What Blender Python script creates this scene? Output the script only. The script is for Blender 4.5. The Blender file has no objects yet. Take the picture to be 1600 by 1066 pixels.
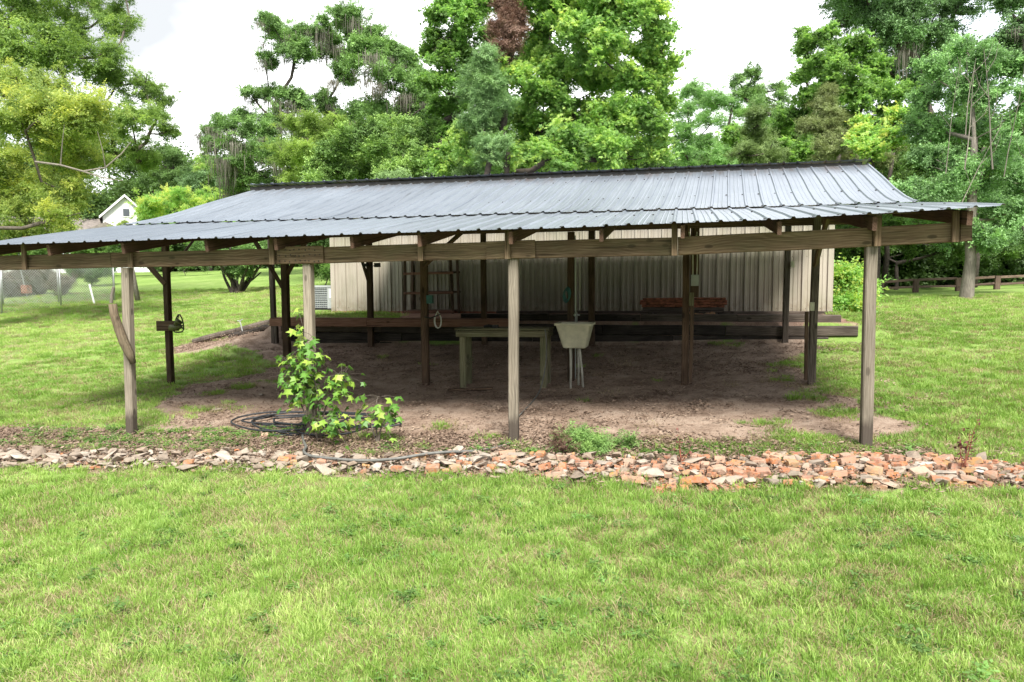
import bpy, math, random
import numpy as np
from mathutils import Vector, Matrix, Euler

SC = bpy.context.scene
COL = SC.collection
rad = math.radians
rnd = random.Random(7)

# ------------------------------------------------------------------ camera
CAM_Z = 1.777
cam_d = bpy.data.cameras.new("camera")
cam = bpy.data.objects.new("camera", cam_d)
COL.objects.link(cam)
cam_d.sensor_width = 36.0
cam_d.lens = 1150.0 / 1600.0 * 36.0
cam_d.clip_start = 0.05
cam_d.clip_end = 2000.0
pitch, yaw, roll = math.atan(90.0 / 1150.0), rad(12.95), rad(0.35)
fw = Vector((-math.sin(yaw) * math.cos(pitch), math.cos(yaw) * math.cos(pitch), -math.sin(pitch)))
rt = Vector((math.cos(yaw), math.sin(yaw), 0.0))
up = rt.cross(fw)
rt2 = rt * math.cos(roll) - up * math.sin(roll)
up2 = up * math.cos(roll) + rt * math.sin(roll)
cam.matrix_world = Matrix(((rt2.x, up2.x, -fw.x, 0), (rt2.y, up2.y, -fw.y, 0), (rt2.z, up2.z, -fw.z, CAM_Z), (0, 0, 0, 1)))
SC.camera = cam

# ------------------------------------------------------------------ sky, sun, exposure
SUN_EL, SUN_AZ = rad(50), rad(158)       # azimuth clockwise from +Y: the sun stands behind the camera, to its right
world = bpy.data.worlds.new("World")
SC.world = world
world.use_nodes = True
nt = world.node_tree
nt.nodes.clear()
wo = nt.nodes.new("ShaderNodeOutputWorld")
bg = nt.nodes.new("ShaderNodeBackground")
sky = nt.nodes.new("ShaderNodeTexSky")
sky.sky_type = 'NISHITA'
sky.sun_disc = False
sky.sun_elevation = SUN_EL
sky.sun_rotation = SUN_AZ
tc = nt.nodes.new("ShaderNodeTexCoord")
mp = nt.nodes.new("ShaderNodeMapping")
mp.inputs['Scale'].default_value = (1.0, 1.0, 2.2)
mp.inputs['Location'].default_value = (0.35, 0.0, 0.0)
nz = nt.nodes.new("ShaderNodeTexNoise")
nz.inputs['Scale'].default_value = 2.1
nz.inputs['Detail'].default_value = 5
nz.inputs['Roughness'].default_value = 0.5
cr = nt.nodes.new("ShaderNodeValToRGB")
cr.color_ramp.elements[0].position = 0.28
cr.color_ramp.elements[0].color = (0.75, 0.75, 0.75, 1)
cr.color_ramp.elements[1].position = 0.52
cr.color_ramp.elements[1].color = (1, 1, 1, 1)
nz2 = nt.nodes.new("ShaderNodeTexNoise")
nz2.inputs['Scale'].default_value = 1.3
nz2.inputs['Detail'].default_value = 6
cr2 = nt.nodes.new("ShaderNodeValToRGB")
cr2.color_ramp.elements[0].position = 0.47
cr2.color_ramp.elements[0].color = (1.92, 2.0, 2.08, 1)
cr2.color_ramp.elements[1].position = 0.70
cr2.color_ramp.elements[1].color = (7.0, 7.05, 7.1, 1)
mx = nt.nodes.new("ShaderNodeMix")
mx.data_type = 'RGBA'
L = nt.links.new
L(tc.outputs['Generated'], mp.inputs['Vector'])
L(mp.outputs[0], nz.inputs['Vector'])
L(mp.outputs[0], nz2.inputs['Vector'])
L(nz.outputs['Fac'], cr.inputs['Fac'])
L(nz2.outputs['Fac'], cr2.inputs['Fac'])
L(cr.outputs['Color'], mx.inputs['Factor'])
L(sky.outputs['Color'], mx.inputs['A'])
L(cr2.outputs['Color'], mx.inputs['B'])
L(mx.outputs['Result'], bg.inputs['Color'])
bg.inputs['Strength'].default_value = 0.11
L(bg.outputs[0], wo.inputs[0])

sun_d = bpy.data.lights.new("sun", 'SUN')
sun_d.energy = 2.1
sun_d.angle = rad(20)
sun_d.color = (1.0, 0.96, 0.88)
sun = bpy.data.objects.new("sun", sun_d)
COL.objects.link(sun)
sdir = Vector((math.sin(SUN_AZ) * math.cos(SUN_EL), math.cos(SUN_AZ) * math.cos(SUN_EL), math.sin(SUN_EL)))
sun.rotation_euler = sdir.to_track_quat('Z', 'Y').to_euler()

vs = SC.view_settings
vs.view_transform = 'Standard'
vs.look = 'None'
vs.gamma = 1.0
vs.exposure = 2.1
vs.use_curve_mapping = False
SC.cycles.max_bounces = 8
SC.cycles.diffuse_bounces = 5
SC.cycles.transparent_max_bounces = 6
SC.cycles.use_denoising = True

# ------------------------------------------------------------------ material helpers
def N(nt, t, **kw):
    n = nt.nodes.new(t)
    for k, v in kw.items():
        setattr(n, k, v)
    return n

def new_mat(name):
    m = bpy.data.materials.new(name)
    m.use_nodes = True
    nt = m.node_tree
    nt.nodes.clear()
    out = N(nt, "ShaderNodeOutputMaterial")
    b = N(nt, "ShaderNodeBsdfPrincipled")
    nt.links.new(b.outputs[0], out.inputs[0])
    return m, nt, b, out

def ramp(nt, fac, stops):
    r = N(nt, "ShaderNodeValToRGB")
    e = r.color_ramp.elements
    while len(e) > 1:
        e.remove(e[-1])
    e[0].position = stops[0][0]
    e[0].color = (*stops[0][1], 1)
    for p, c in stops[1:]:
        x = e.new(p)
        x.color = (*c, 1)
    nt.links.new(fac, r.inputs['Fac'])
    return r.outputs['Color']

def noise(nt, vec, scale, detail=4, rough=0.55, dist=0.0):
    n = N(nt, "ShaderNodeTexNoise")
    n.inputs['Scale'].default_value = scale
    n.inputs['Detail'].default_value = detail
    n.inputs['Roughness'].default_value = rough
    n.inputs['Distortion'].default_value = dist
    if vec is not None:
        nt.links.new(vec, n.inputs['Vector'])
    return n.outputs['Fac']

def mapping(nt, vec, scale=(1, 1, 1)):
    m = N(nt, "ShaderNodeMapping")
    m.inputs['Scale'].default_value = scale
    nt.links.new(vec, m.inputs['Vector'])
    return m.outputs[0]

def mixc(nt, fac, a, b, blend='MIX'):
    m = N(nt, "ShaderNodeMix", data_type='RGBA', blend_type=blend)
    for s, v in (('Factor', fac), ('A', a), ('B', b)):
        if isinstance(v, bpy.types.NodeSocket):
            nt.links.new(v, m.inputs[s])
        elif s == 'Factor':
            m.inputs[s].default_value = v
        else:
            m.inputs[s].default_value = (*v, 1)
    return m.outputs['Result']

def math_n(nt, op, a, b=0.0, clamp=False):
    m = N(nt, "ShaderNodeMath", operation=op)
    m.use_clamp = clamp
    for i, v in enumerate((a, b)):
        if isinstance(v, bpy.types.NodeSocket):
            nt.links.new(v, m.inputs[i])
        else:
            m.inputs[i].default_value = v
    return m.outputs[0]

def bump(nt, b, h, strength=0.3, dist=0.01):
    bp = N(nt, "ShaderNodeBump")
    bp.inputs['Strength'].default_value = strength
    bp.inputs['Distance'].default_value = dist
    nt.links.new(h, bp.inputs['Height'])
    nt.links.new(bp.outputs[0], b.inputs['Normal'])

def obj_coords(nt):
    """object coordinates shifted by a random amount for each object"""
    tc = N(nt, "ShaderNodeTexCoord")
    oi = N(nt, "ShaderNodeObjectInfo")
    v = N(nt, "ShaderNodeVectorMath", operation='MULTIPLY_ADD')
    nt.links.new(tc.outputs['Object'], v.inputs[0])
    v.inputs[1].default_value = (1, 1, 1)
    cb = N(nt, "ShaderNodeCombineXYZ")
    m = math_n(nt, 'MULTIPLY', oi.outputs['Random'], 37.0)
    nt.links.new(m, cb.inputs[0]); nt.links.new(m, cb.inputs[1]); nt.links.new(m, cb.inputs[2])
    nt.links.new(cb.outputs[0], v.inputs[2])
    return v.outputs[0], oi.outputs['Random'], tc.outputs['Object']

def wood(name, dark, mid, light, rough=0.85, green=0.0, stain=0.4):
    """weathered board, grain along the board's own Z"""
    m, nt, b, _ = new_mat(name)
    v, rndv, _o = obj_coords(nt)
    rings = N(nt, "ShaderNodeTexWave", wave_type='RINGS', rings_direction='Z')
    rv = mapping(nt, v, (1.0, 1.0, 0.055))
    nv = N(nt, "ShaderNodeVectorMath", operation='ADD')
    dn = N(nt, "ShaderNodeTexNoise")
    dn.inputs['Scale'].default_value = 2.6
    dn.inputs['Detail'].default_value = 2
    nt.links.new(mapping(nt, v, (1, 1, .5)), dn.inputs['Vector'])
    sc_ = N(nt, "ShaderNodeVectorMath", operation='SCALE')
    sc_.inputs['Scale'].default_value = 0.16
    nt.links.new(dn.outputs['Color'], sc_.inputs[0])
    nt.links.new(rv, nv.inputs[0]); nt.links.new(sc_.outputs[0], nv.inputs[1])
    nt.links.new(nv.outputs[0], rings.inputs['Vector'])
    rings.inputs['Scale'].default_value = 15
    rings.inputs['Distortion'].default_value = 3.0
    rings.inputs['Detail'].default_value = 2
    rings.inputs['Detail Scale'].default_value = 1.2
    fine = noise(nt, mapping(nt, v, (90, 90, 2.5)), 1.0, 5, 0.6)
    f = math_n(nt, 'ADD', math_n(nt, 'MULTIPLY', rings.outputs['Fac'], 0.13), math_n(nt, 'MULTIPLY', fine, 0.88))
    c = ramp(nt, f, [(0.25, dark), (0.5, mid), (0.8, light)])
    blot = noise(nt, mapping(nt, v, (3, 3, 1.4)), 1.3, 4, 0.6)
    c = mixc(nt, ramp(nt, blot, [(0.38, (stain, stain, stain)), (0.62, (0, 0, 0))]), c, tuple(x * 0.55 for x in dark))
    tone = math_n(nt, 'MULTIPLY_ADD', rndv, 0.4)
    hv = N(nt, "ShaderNodeHueSaturation")
    nt.links.new(c, hv.inputs['Color'])
    vv = N(nt, "ShaderNodeMapRange")
    vv.inputs['To Min'].default_value = 0.78
    vv.inputs['To Max'].default_value = 1.22
    nt.links.new(rndv, vv.inputs['Value'])
    nt.links.new(vv.outputs[0], hv.inputs['Value'])
    c = hv.outputs[0]
    crk = noise(nt, mapping(nt, v, (45, 45, 0.9)), 1.0, 2, 0.5)
    c = mixc(nt, ramp(nt, crk, [(0.30, (.8, .8, .8)), (0.36, (0, 0, 0))]), c, tuple(x * 0.35 for x in dark))
    vor = N(nt, "ShaderNodeTexVoronoi")
    vor.inputs['Scale'].default_value = 1.0
    nt.links.new(mapping(nt, v, (7, 7, 3.2)), vor.inputs['Vector'])
    knot = ramp(nt, vor.outputs['Distance'], [(0.0, (0.85, 0.85, 0.85)), (0.13, (0.6, 0.6, 0.6)), (0.17, (0, 0, 0))])
    c = mixc(nt, knot, c, tuple(x * 0.45 for x in dark))
    if green:
        g = noise(nt, mapping(nt, v, (2, 2, 1)), 2.0, 5, 0.65)
        c = mixc(nt, ramp(nt, g, [(0.45, (0, 0, 0)), (0.7, (green, green, green))]), c, (0.10, 0.12, 0.055))
    nt.links.new(c, b.inputs['Base Color'])
    b.inputs['Roughness'].default_value = rough
    b.inputs['Specular IOR Level'].default_value = 0.25
    bump(nt, b, f, 0.5, 0.006)
    return m

def plain(name, col, rough=0.6, metal=0.0, var=0.12, scale=8, bumpy=0.0):
    m, nt, b, _ = new_mat(name)
    v, r, _o = obj_coords(nt)
    n = noise(nt, v, scale, 5, 0.6)
    c = ramp(nt, n, [(0.3, tuple(x * (1 - var * 1.6) for x in col)), (0.7, tuple(min(1, x * (1 + var)) for x in col))])
    nt.links.new(c, b.inputs['Base Color'])
    b.inputs['Roughness'].default_value = rough
    b.inputs['Metallic'].default_value = metal
    if bumpy:
        bump(nt, b, noise(nt, v, scale * 4, 4), bumpy, 0.01)
    return m

def leaf_mat(name, a, bcol, c3=None, trans=0.35, rough=0.55, spread=0.25):
    """leaf colour from a per-clump tint and noise"""
    def tame(q):
        r_, g_, b_ = q
        if g_ > r_ and name.startswith("leaf_"):
            b_ = min(max(b_, .29 * g_), .40 * g_)
            r_ = max(r_, .57 * g_)
        return (r_, g_, b_)
    a, bcol, c3 = tame(a), tame(bcol), (tame(c3) if c3 else None)
    m, nt, b, out = new_mat(name)
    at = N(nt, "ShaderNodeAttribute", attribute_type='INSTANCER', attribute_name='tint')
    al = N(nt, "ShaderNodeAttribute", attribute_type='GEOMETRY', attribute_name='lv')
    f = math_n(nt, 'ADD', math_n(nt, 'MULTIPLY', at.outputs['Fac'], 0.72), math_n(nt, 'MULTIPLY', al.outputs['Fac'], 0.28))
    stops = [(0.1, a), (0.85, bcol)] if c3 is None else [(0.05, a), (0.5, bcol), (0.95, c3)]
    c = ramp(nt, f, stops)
    nt.links.new(c, b.inputs['Base Color'])
    b.inputs['Roughness'].default_value = rough
    b.inputs['Specular IOR Level'].default_value = 0.35
    tr = N(nt, "ShaderNodeBsdfTranslucent")
    hs = N(nt, "ShaderNodeHueSaturation")
    hs.inputs['Hue'].default_value = 0.485
    hs.inputs['Saturation'].default_value = 1.15
    hs.inputs['Value'].default_value = 1.25
    nt.links.new(c, hs.inputs['Color'])
    nt.links.new(hs.outputs[0], tr.inputs['Color'])
    mxs = N(nt, "ShaderNodeMixShader")
    mxs.inputs[0].default_value = trans
    nt.links.new(b.outputs[0], mxs.inputs[1]); nt.links.new(tr.outputs[0], mxs.inputs[2])
    nt.links.new(mxs.outputs[0], out.inputs[0])
    return m

M = {}
M['wood_front'] = wood("weathered_pine", (0.072, 0.044, 0.026), (0.165, 0.110, 0.066), (0.29, 0.215, 0.14), green=0.25)
M['wood_post'] = wood("gray_post_wood", (0.12, 0.095, 0.068), (0.24, 0.20, 0.15), (0.40, 0.345, 0.275), stain=0.35)
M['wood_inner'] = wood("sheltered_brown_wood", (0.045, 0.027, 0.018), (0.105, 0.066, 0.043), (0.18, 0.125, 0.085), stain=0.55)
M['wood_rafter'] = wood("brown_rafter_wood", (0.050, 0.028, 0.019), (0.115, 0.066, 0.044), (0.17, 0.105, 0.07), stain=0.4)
M['wood_green'] = wood("green_stained_wood", (0.076, 0.072, 0.043), (0.170, 0.157, 0.093), (0.289, 0.264, 0.178), green=0.5)
M['timber'] = wood("creosoted_timber", (0.018, 0.014, 0.012), (0.05, 0.041, 0.035), (0.12, 0.10, 0.085), stain=0.7)
M['timber_gray'] = wood("old_gray_timber", (0.045, 0.034, 0.027), (0.12, 0.095, 0.078), (0.24, 0.20, 0.17), stain=0.5)
M['deck_wood'] = wood("reddish_deck_board", (0.098, 0.046, 0.031), (0.221, 0.114, 0.078), (0.364, 0.221, 0.163), stain=0.3)
M['bark'] = wood("tree_bark", (0.05, 0.040, 0.032), (0.12, 0.10, 0.082), (0.22, 0.19, 0.16))
M['bark_pale'] = wood("pale_bark", (0.12, 0.105, 0.085), (0.22, 0.195, 0.165), (0.36, 0.325, 0.28))
M['bark_dark'] = plain("dark_bark", (0.055, 0.043, 0.035), 0.9, 0, 0.35, 10)
M['log'] = wood("rough_log", (0.07, 0.05, 0.033), (0.16, 0.12, 0.08), (0.26, 0.21, 0.145), green=0.3)
M['galv'] = plain("galvanized_steel", (0.42, 0.43, 0.43), 0.45, 0.7, 0.15, 5)
M['black_rubber'] = plain("black_hose", (0.022, 0.025, 0.030), 0.55, 0, 0.3, 30)
M['gray_hose'] = plain("gray_hose", (0.13, 0.13, 0.12), 0.6, 0, 0.2, 20)
M['dark_metal'] = plain("dark_metal", (0.03, 0.028, 0.025), 0.6, 0.3, 0.3, 20)
M['rust'] = plain("rusty_metal", (0.27, 0.095, 0.055), 0.85, 0.1, 0.5, 12, 0.3)
M['gray_box'] = plain("gray_box_paint", (0.36, 0.38, 0.38), 0.5, 0, 0.1, 10)
M['green_box'] = plain("teal_box_paint", (0.03, 0.13, 0.13), 0.5, 0, 0.2, 10)
M['white_paint'] = plain("white_paint", (0.74, 0.75, 0.76), 0.6, 0, 0.04, 3)
M['shingle'] = plain("house_shingles", (0.19, 0.165, 0.15), 0.9, 0, 0.25, 3)
M['glass_dark'] = plain("dark_window_glass", (0.05, 0.06, 0.07), 0.1, 0, 0.1, 3)
M['sink'] = plain("stained_tub_plastic", (0.510, 0.484, 0.365), 0.55, 0, 0.16, 7)
M['pipe'] = plain("gray_pvc_pipe", (0.42, 0.40, 0.34), 0.6, 0, 0.2, 7)
M['green_paint'] = plain("olive_paint", (0.10, 0.11, 0.035), 0.6, 0.2, 0.4, 20)
M['white_cable'] = plain("white_cable", (0.5, 0.5, 0.46), 0.6, 0, 0.1, 20)
M['fence_wood'] = wood("brown_rail_wood", (0.07, 0.045, 0.035), (0.16, 0.11, 0.085), (0.27, 0.20, 0.16))

def roof_metal():
    m, nt, b, _ = new_mat("galvanized_roof")
    tc = N(nt, "ShaderNodeTexCoord")
    oi = N(nt, "ShaderNodeObjectInfo")
    P = N(nt, "ShaderNodeNewGeometry")
    pos = P.outputs['Position']
    streak = noise(nt, mapping(nt, pos, (14, 0.7, 0.7)), 1.0, 5, 0.62)
    blot = noise(nt, mapping(nt, pos, (1.2, 1.2, 1.2)), 1.0, 6, 0.65)
    fine = noise(nt, pos, 60, 3, 0.6)
    f = math_n(nt, 'ADD', math_n(nt, 'MULTIPLY', streak, 0.5), math_n(nt, 'MULTIPLY', blot, 0.5))
    c = ramp(nt, f, [(0.25, (0.235, 0.265, 0.305)), (0.5, (0.30, 0.335, 0.38)), (0.75, (0.365, 0.40, 0.445))])
    v = N(nt, "ShaderNodeMapRange")
    v.inputs['To Min'].default_value = 0.9
    v.inputs['To Max'].default_value = 1.08
    nt.links.new(oi.outputs['Random'], v.inputs['Value'])
    hs = N(nt, "ShaderNodeHueSaturation")
    nt.links.new(c, hs.inputs['Color']); nt.links.new(v.outputs[0], hs.inputs['Value'])
    # rusty wash near the ridge (stain with a shape of its own)
    sx = N(nt, "ShaderNodeSeparateXYZ")
    nt.links.new(pos, sx.inputs[0])
    hi = N(nt, "ShaderNodeMapRange")
    hi.inputs['From Min'].default_value = 12.3
    hi.inputs['From Max'].default_value = 13.2
    nt.links.new(sx.outputs['Y'], hi.inputs['Value'])
    rs = noise(nt, mapping(nt, pos, (7, 1.5, 1.5)), 1.0, 5, 0.7)
    rf = math_n(nt, 'MULTIPLY', hi.outputs[0], ramp(nt, rs, [(0.48, (0, 0, 0)), (0.66, (0.8, 0.8, 0.8))]))
    c = mixc(nt, rf, hs.outputs[0], (0.22, 0.13, 0.085))
    st2 = noise(nt, mapping(nt, pos, (26, 0.35, 0.35)), 1.0, 4, 0.6)
    c = mixc(nt, ramp(nt, st2, [(0.60, (0, 0, 0)), (0.72, (0.45, 0.45, 0.45))]), c, (0.13, 0.135, 0.14))
    c = mixc(nt, ramp(nt, fine, [(0.62, (0, 0, 0)), (0.72, (0.3, 0.3, 0.3))]), c, (0.16, 0.17, 0.18))
    nt.links.new(c, b.inputs['Base Color'])
    b.inputs['Metallic'].default_value = 0.7
    nt.links.new(ramp(nt, f, [(0.3, (0.33, 0.33, 0.33)), (0.7, (0.45, 0.45, 0.45))]), b.inputs['Roughness'])
    bump(nt, b, noise(nt, mapping(nt, pos, (3, 1, 1)), 1.6, 3), 0.25, 0.02)
    return m
M['roof'] = roof_metal()

def siding():
    m, nt, b, _ = new_mat("beige_metal_siding")
    P = N(nt, "ShaderNodeNewGeometry")
    pos = P.outputs['Position']
    oi = N(nt, "ShaderNodeObjectInfo")
    streak = noise(nt, mapping(nt, pos, (9, 9, 0.5)), 1.0, 6, 0.65)
    blot = noise(nt, pos, 0.9, 6, 0.6)
    c = ramp(nt, streak, [(0.25, (0.29, 0.25, 0.20)), (0.5, (0.38, 0.34, 0.285)), (0.8, (0.45, 0.41, 0.355))])
    c = mixc(nt, ramp(nt, blot, [(0.42, (0, 0, 0)), (0.68, (0.45, 0.45, 0.45))]), c, (0.21, 0.22, 0.13))
    sx = N(nt, "ShaderNodeSeparateXYZ")
    nt.links.new(pos, sx.inputs[0])
    lo = N(nt, "ShaderNodeMapRange")
    lo.inputs['From Min'].default_value = 1.5
    lo.inputs['From Max'].default_value = 1.1
    nt.links.new(sx.outputs['Z'], lo.inputs['Value'])
    sp = noise(nt, pos, 7, 6, 0.7)
    c = mixc(nt, math_n(nt, 'MULTIPLY', lo.outputs[0], ramp(nt, sp, [(0.4, (0, 0, 0)), (0.65, (0.8, 0.8, 0.8))])), c, (0.20, 0.15, 0.10))
    nt.links.new(c, b.inputs['Base Color'])
    b.inputs['Roughness'].default_value = 0.5
    return m
M['siding'] = siding()

# leaf colours
M['lf_yellow'] = leaf_mat("leaf_yellow_green", (0.129, 0.201, 0.034), (0.304, 0.418, 0.064), (0.607, 0.650, 0.135), 0.55)
M['lf_olive'] = leaf_mat("leaf_olive_green", (0.087, 0.161, 0.037), (0.203, 0.322, 0.059), (0.378, 0.532, 0.101), 0.55)
M['lf_dark'] = leaf_mat("leaf_dark_green", (0.040, 0.098, 0.033), (0.090, 0.185, 0.054), (0.178, 0.327, 0.086), 0.3)
M['lf_blue'] = leaf_mat("leaf_blue_green", (0.057, 0.131, 0.076), (0.114, 0.223, 0.123), (0.204, 0.340, 0.177), 0.3)
M['lf_pale'] = leaf_mat("leaf_pale_green", (0.176, 0.322, 0.072), (0.351, 0.550, 0.167), (0.500, 0.550, 0.238), 0.55)
M['lf_lime'] = leaf_mat("leaf_lime_green", (0.104, 0.242, 0.030), (0.325, 0.565, 0.071), (0.626, 0.650, 0.119), 0.55)
M['lf_oak'] = leaf_mat("leaf_live_oak", (0.073, 0.156, 0.055), (0.161, 0.305, 0.100), (0.312, 0.513, 0.161), 0.3)
M['lf_straw'] = leaf_mat("leaf_straw_green", (0.145, 0.226, 0.048), (0.277, 0.403, 0.085), (0.436, 0.595, 0.151), 0.55)
M['lf_magnolia'] = leaf_mat("leaf_magnolia", (0.059, 0.137, 0.030), (0.172, 0.306, 0.054), (0.422, 0.612, 0.135), 0.3)
M['lf_grey'] = leaf_mat("leaf_gray_green", (0.124, 0.203, 0.107), (0.229, 0.354, 0.189), (0.351, 0.514, 0.285), 0.3)
M['lf_gum'] = leaf_mat("leaf_sweetgum", (0.103, 0.234, 0.043), (0.236, 0.451, 0.071), (0.503, 0.650, 0.135), 0.55)
M['lf_gumdark'] = leaf_mat("leaf_sweetgum_bluish", (0.066, 0.177, 0.051), (0.145, 0.338, 0.085), (0.290, 0.564, 0.135), 0.55)  # bluer, deeper green of the second sweetgum's own leaves
M['lf_cedar'] = leaf_mat("leaf_cedar", (0.103, 0.195, 0.082), (0.216, 0.366, 0.147), (0.343, 0.522, 0.212), 0.25)
M['lf_dead'] = leaf_mat("leaf_dead_brown", (0.10, 0.055, 0.04), (0.19, 0.115, 0.085), (0.27, 0.18, 0.13), 0.2)
M['lf_haze'] = leaf_mat("leaf_hazy_green", (0.152, 0.277, 0.136), (0.259, 0.436, 0.214), (0.364, 0.574, 0.291), 0.55)
M['lf_browncedar'] = leaf_mat("leaf_brown_cedar", (0.106, 0.161, 0.059), (0.185, 0.273, 0.092), (0.277, 0.387, 0.135), 0.25)
M['lf_rust'] = leaf_mat("leaf_rusty_cedar", (0.132, 0.153, 0.068), (0.218, 0.265, 0.105), (0.304, 0.387, 0.151), 0.25)
M['lf_maple'] = leaf_mat("leaf_maple", (0.074, 0.181, 0.037), (0.177, 0.360, 0.071), (0.384, 0.624, 0.119), 0.55)
M['lf_darkoak'] = leaf_mat("leaf_dark_oak", (0.053, 0.139, 0.076), (0.127, 0.264, 0.140), (0.269, 0.479, 0.231), 0.25)
M['lf_vine'] = leaf_mat("leaf_vine", (0.078, 0.186, 0.079), (0.190, 0.374, 0.150), (0.389, 0.649, 0.244), 0.3)
M['lf_under'] = leaf_mat("leaf_understory", (0.040, 0.110, 0.033), (0.103, 0.228, 0.054), (0.268, 0.478, 0.091), 0.55)
M['lf_thicket'] = leaf_mat("thicket_twigs", (0.10, 0.075, 0.055), (0.18, 0.15, 0.115), (0.24, 0.21, 0.17), 0.1)
M['lf_juniper'] = leaf_mat("leaf_juniper", (0.080, 0.183, 0.041), (0.180, 0.342, 0.054), (0.340, 0.512, 0.095), 0.3)
M['lf_moss'] = leaf_mat("spanish_moss", (0.09, 0.085, 0.065), (0.15, 0.14, 0.11), (0.21, 0.20, 0.165), 0.2)
M['grass'] = leaf_mat("grass_blade", (0.106, 0.202, 0.034), (0.229, 0.376, 0.073), (0.457, 0.562, 0.183), 0.3, 0.5)
M['dry_grass'] = leaf_mat("dry_grass_blade", (0.20, 0.17, 0.075), (0.32, 0.27, 0.14), (0.42, 0.37, 0.22), 0.2, 0.7)
M['litter'] = leaf_mat("fallen_leaf", (0.10, 0.065, 0.046), (0.21, 0.145, 0.105), (0.38, 0.29, 0.22), 0.1, 0.8)
M['sap_leaf'] = None

# ------------------------------------------------------------------ mesh helpers
def mesh(name, v, f, mats=(), smooth=False):
    me = bpy.data.meshes.new(name)
    me.from_pydata([tuple(map(float, p)) for p in v], [], [tuple(map(int, q)) for q in f])
    for m in mats:
        me.materials.append(m)
    if smooth:
        me.polygons.foreach_set("use_smooth", [True] * len(me.polygons))
    me.update()
    return me

def link(name, me, parent=None, loc=(0, 0, 0), rot=None):
    o = bpy.data.objects.new(name, me)
    COL.objects.link(o)
    o.location = loc
    if rot is not None:
        o.rotation_euler = rot
    if parent is not None:
        o.parent = parent
        o.location = Vector(loc) - WORLD[parent.name]
    WORLD[o.name] = Vector(loc)
    return o
WORLD = {}

def thing(name, label, cat, loc=(0, 0, 0), group=None):
    o = bpy.data.objects.new(name, None)
    COL.objects.link(o)
    o.empty_display_size = 0.2
    o.location = loc
    WORLD[o.name] = Vector(loc)
    o['label'] = label
    o['category'] = cat
    if group:
        o['group'] = group
    return o

def tag(o, label=None, cat=None, group=None, kind=None):
    if label: o['label'] = label
    if cat: o['category'] = cat
    if group: o['group'] = group
    if kind: o['kind'] = kind
    return o

class MB:
    def __init__(s):
        s.v, s.f = [], []
    def add(s, v, f):
        k = len(s.v)
        s.v += [tuple(p) for p in v]
        s.f += [tuple(i + k for i in q) for q in f]
    def box(s, a, b):
        x0, y0, z0 = a; x1, y1, z1 = b
        s.add([(x0, y0, z0), (x1, y0, z0), (x1, y1, z0), (x0, y1, z0), (x0, y0, z1), (x1, y0, z1), (x1, y1, z1), (x0, y1, z1)],
              [(3, 2, 1, 0), (4, 5, 6, 7), (0, 1, 5, 4), (1, 2, 6, 5), (2, 3, 7, 6), (3, 0, 4, 7)])
    def tube(s, pts, radii, n=6, cap=True):
        pts = [Vector(p) for p in pts]
        if not hasattr(radii, '__len__'):
            radii = [radii] * len(pts)
        rings = []
        ref = None
        for i, p in enumerate(pts):
            d = (pts[min(i + 1, len(pts) - 1)] - pts[max(i - 1, 0)])
            if d.length < 1e-9: d = Vector((0, 0, 1))
            d.normalize()
            if ref is None:
                ref = Vector((1, 0, 0)) if abs(d.x) < 0.8 else Vector((0, 1, 0))
            u = (ref - d * ref.dot(d)).normalized()
            ref = u
            w = d.cross(u)
            rings.append([p + (u * math.cos(2 * math.pi * k / n) + w * math.sin(2 * math.pi * k / n)) * radii[i] for k in range(n)])
        v = [q for r in rings for q in r]
        f = []
        for i in range(len(pts) - 1):
            for k in range(n):
                a = i * n + k; b_ = i * n + (k + 1) % n
                f.append((a, b_, b_ + n, a + n))
        if cap:
            f.append(tuple(range(n - 1, -1, -1)))
            f.append(tuple(range((len(pts) - 1) * n, len(pts) * n)))
        s.add(v, f)
    def build(s, name, mat, parent=None, loc=(0, 0, 0), smooth=False, rot=None):
        return link(name, mesh(name, s.v, s.f, [mat] if mat else [], smooth), parent, loc, rot)

def board(name, p0, p1, w, t, mat, parent=None, side=None, ch=0.006, warp=0.0, label=None):
    """board from p0 to p1 (centre line); w along `side`, t along the other way; length is the mesh's local Z"""
    p0, p1 = Vector(p0), Vector(p1)
    z = (p1 - p0); Ln = z.length; z.normalize()
    s = Vector(side) if side is not None else (Vector((1, 0, 0)) if abs(z.x) < 0.9 else Vector((0, 0, 1)))
    x = (s - z * s.dot(z)).normalized()
    y = z.cross(x)
    hw, ht = w / 2, t / 2
    c = min(ch, hw * 0.4, ht * 0.4)
    prof = [(-hw + c, -ht), (hw - c, -ht), (hw, -ht + c), (hw, ht - c), (hw - c, ht), (-hw + c, ht), (-hw, ht - c), (-hw, -ht + c)]
    n = max(1, int(Ln / 0.5)) if warp else 1
    v, f = [], []
    ph = rnd.uniform(0, 6)
    for i in range(n + 1):
        u = i / n
        ox = warp * math.sin(ph + u * 5.0) if warp else 0
        oy = warp * math.cos(ph * 1.7 + u * 4.0) if warp else 0
        k = 1 + (rnd.uniform(-warp, warp) * 0.8 if warp else 0)
        for a, b in prof:
            v.append((a * k + ox, b * k + oy, u * Ln))
    for i in range(n):
        for k in range(8):
            a = i * 8 + k; b = i * 8 + (k + 1) % 8
            f.append((a, b, b + 8, a + 8))
    f.append(tuple(range(7, -1, -1)))
    f.append(tuple(range(n * 8, n * 8 + 8)))
    me = mesh(name, v, f, [mat])
    o = link(name, me, parent, p0)
    o.rotation_euler = Matrix((x, y, z)).transposed().to_euler()
    if label: o['label'] = label
    return o

# ------------------------------------------------------------------ the lie of the land
def sstep(a, b, x):
    t = np.clip((x - a) / (b - a), 0, 1)
    return t * t * (3 - 2 * t)

def softplus(x, k=2.0):
    return np.log1p(np.exp(np.clip(x / k, -30, 30))) * k

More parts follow.
